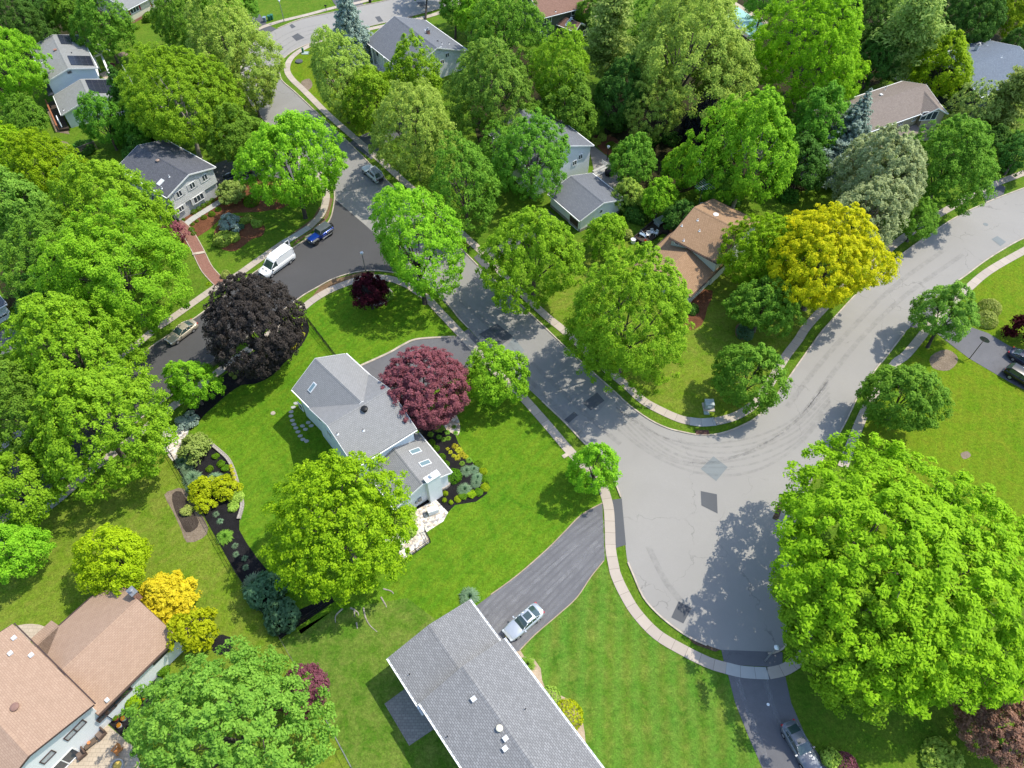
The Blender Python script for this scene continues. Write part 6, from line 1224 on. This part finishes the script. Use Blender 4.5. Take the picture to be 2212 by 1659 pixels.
for a in (-1,1): mb=MB(); mb.box((a*1.1,0,.36),(.08,1.2,.7)); o=mb.build('leg',pg); o.parent=r
p=at(1388,510,.35); r=empty('folding_lounger',p,'blue and white folding lounge chair on the left end of the deck','chair',None,1.2)
mb=MB(); mb.box((0,0,.35),(.55,1.1,.05),0,0,.3); o=mb.build('seat',plain('blue_canvas',(.20,.30,.42),.8,.2)); o.parent=r
for s_ in (-1,1): mb=MB(); mb.tube((s_*.3,-.6,0),(s_*.3,.5,.9),.025,.025,6); mb.tube((s_*.3,.5,0),(s_*.3,-.4,.6),.025,.025,6); o=mb.build('leg',m_white); o.parent=r
p=at(1394,522,.35); mb=MB(); mb.lathe((p.x,p.y,.0+.35),[(.14,0),(.18,.3),(.17,.3),(.15,.05),(0,.05)],12); tag(mb.build('bucket',plain('red_plastic',(.6,.01,.01),.4)),'small red bucket on the deck in front of the white chairs','bucket')
p=at(1367,524); mb=MB(); mb.lathe((p.x,p.y,0),[(.35,0),(.42,.7),(.40,.72),(.3,.6),(0,.6)],16); tag(mb.build('planter_tub',m_white),'white round tub at the left corner of the wooden deck','tub')
p=at(1452,500,.35); r=empty('grill',p,'small grey topped grill cart against the tan house','grill'); mb=MB(); mb.box((p.x,p.y,.8),(.75,.5,.8),.6); mb.build('cart',m_wdkred,r); mb=MB(); mb.box((p.x,p.y,1.27),(.85,.6,.14),.6); mb.build('lid',pg,r)
p=at(1316,377); r=empty('grill',p,'large round black grill under a cover on the grey patio','grill'); mb=MB(); mb.lathe((p.x,p.y,0),[(.75,0),(.85,.45),(.85,.8),(.6,1.05),(.2,1.12),(0,1.12)],18); mb.build('cover',plain('black_cover',(.015,.016,.02),.7),r,True); mb=MB(); mb.tube((p.x-.5,p.y,1.0),(p.x+.5,p.y,1.0),.04,.04,6); mb.build('handle',m_black,r)
# arbor and aerials
p=at(1517,470); r=empty('garden_arbor',p,'white wooden lattice arbor behind the tan house','arbor',None,-.5)
def ap(n,mb,m=m_white): o=mb.build(n,m); o.parent=r
for s_ in (-.9,.9): mb=MB(); mb.box((s_,-.3,1.1),(.09,.09,2.2)); mb.box((s_,.3,1.1),(.09,.09,2.2)); [mb.box((s_,0,.4+.35*k),(.04,.6,.05)) for k in range(6)]; ap('side_panel',mb)
mb=MB()
for k in range(9): a=PI*k/8; mb.box((-.95*math.cos(a),0,2.2+.45*math.sin(a)),(.08,1.0,.06),0,0,0)
for t in (-.4,.4):
    for k in range(8): a,b=PI*k/8,PI*(k+1)/8; mb.tube((-.95*math.cos(a),t,2.2+.45*math.sin(a)),(-.95*math.cos(b),t,2.2+.45*math.sin(b)),.04,.04,5)
ap('arched_top',mb)
def aerial(x,y,h,label,L=2.6,rz=.3):
    p=at(x,y); r=empty('tv_aerial',p,label,'aerial',None,rz)
    mb=MB(); mb.tube((0,0,0),(0,0,h),.04,.03,6); o=mb.build('mast',m_lead); o.parent=r
    mb=MB(); mb.tube((-L/2,0,h),(L/2,0,h),.035,.035,6); o=mb.build('boom',m_pale); o.parent=r
    for k in range(7): mb=MB(); w_=.6+.14*k; mb.tube((-L/2+L*k/6,-w_,h),(-L/2+L*k/6,w_,h),.02,.02,5); o=mb.build('element',m_pale); o.parent=r
aerial(1502,470,6.3,'large television aerial on a mast behind the tan house',2.4,.55); aerial(290,313,6.5,'television aerial on a thin mast behind the charcoal roof',2.4,.4)
# deck of the solar panel house, outdoor sofa, bench etc.
dk=W([(140,300),(158,260),(178,262),(196,284),(176,300)]) if False else W([(105,228),(118,222),(137,252),(152,282),(130,285)])
r=empty('wooden_deck',dk[0],'reddish wooden deck with railing on the left side of the solar panel house','deck'); mb=MB(); mb.prism(dk,0,.5); mb.build('platform',MATS['deck_boards'],r); mb=MB()
for a,b in ((0,4),):
    c=(dk[a]+dk[b])/2; d=dk[b]-dk[a]; mb.box((c.x,c.y,1.3),(d.length,.25,.10),math.atan2(d.y,d.x)); 
    for k in range(8): q=dk[a].lerp(dk[b],k/7); mb.box((q.x,q.y,.9),(.07,.07,.9))
mb.build('railing',m_wdkred,r)
p=at(185,472-150); p=at(128,321); r=empty('garden_bench',p,'small white garden chair on the bare soil by the stockade fence','chair'); mb=MB(); mb.box((p.x,p.y,.42),(.6,.5,.05)); mb.build('seat',m_white,r); mb=MB(); mb.box((p.x,p.y+.25,.7),(.6,.05,.5)); mb.build('backrest',m_white,r)
for a in (-.26,.26):
    for b in (-.2,.2): mb=MB(); mb.box((p.x+a,p.y+b,.2),(.05,.05,.4)); mb.build('leg',m_white,r)
p=at(1106+405,0+357+0); r=empty('garden_table',p,'small round white table under the almost black tree','table'); p=at(1508,357) ; mb=MB(); mb.lathe((p.x,p.y,.66),[(.7,0),(.7,.05),(0,.06)],16); mb.build('tabletop',m_white,r)
for k in range(4): a=PI/4+PI/2*k; mb=MB(); mb.tube((p.x+.5*math.cos(a),p.y+.5*math.sin(a),0),(p.x+.45*math.cos(a),p.y+.45*math.sin(a),.68),.04,.04,6); mb.build('leg',m_white,r)
# patio steps
sp=[(1281,372),(1316,357)]
for k in range(3):
    a,b=at(1281+k*2.5,374+k*4),at(1313+k*2.5,358+k*4); c=(a+b)/2; d=b-a; mb=MB(); mb.box((c.x,c.y,.30-.09*k),(d.length,.5,.18),math.atan2(d.y,d.x)); tag(mb.build('patio_step',m_walkg),kind='structure')
# tree ring and sprinkler bits
strip('brick_ring',[(1590,715),(1592,705),(1607,698),(1625,705),(1628,718),(1618,729),(1605,732),(1592,726),(1590,715)],.22,.01,m_brick,.12)
p=at(590,893); mb=MB(); mb.lathe((p.x,p.y,0),[(.32,0),(.30,.10),(0,.12)],12); tag(mb.build('access_cover',m_kerb),'small round concrete lid on the lawn left of the stepping stones','utility lid')
p=at(1659,1520-0); p=at(1659,1522); mb=MB(); mb.lathe((p.x,p.y,.038),[(.16,0),(.16,.03),(0,.05)],10); tag(mb.build('drain_cover',m_white),'little white lid on the bottom right driveway','utility lid')
# surface roots beside the yellow green tree
rb=MB()
for pts in ([(1030-0,1348),(1040,1368),(1045,1395),(1053,1405)],):
    pass
for pts in ([(740,1315),(725,1330),(725+0,1345)],[(757,1313),(772,1322),(775,1330)],[(785,1313),(790,1335),(800,1352),(815,1365)],[(765,1315),(766,1332)],[(770,1345),(772,1358)],[(828,1272),(845,1277),(850,1283)],[(823,1290),(832,1305),(835,1312)]):
    P=smooth(W(pts,.03),3); rb.path(P,[.10-.07*i/len(P) for i in range(len(P))],5)
tag(rb.build('tree_roots',m_barkp),'pale surface roots on the lawn below the big yellow green tree','roots')
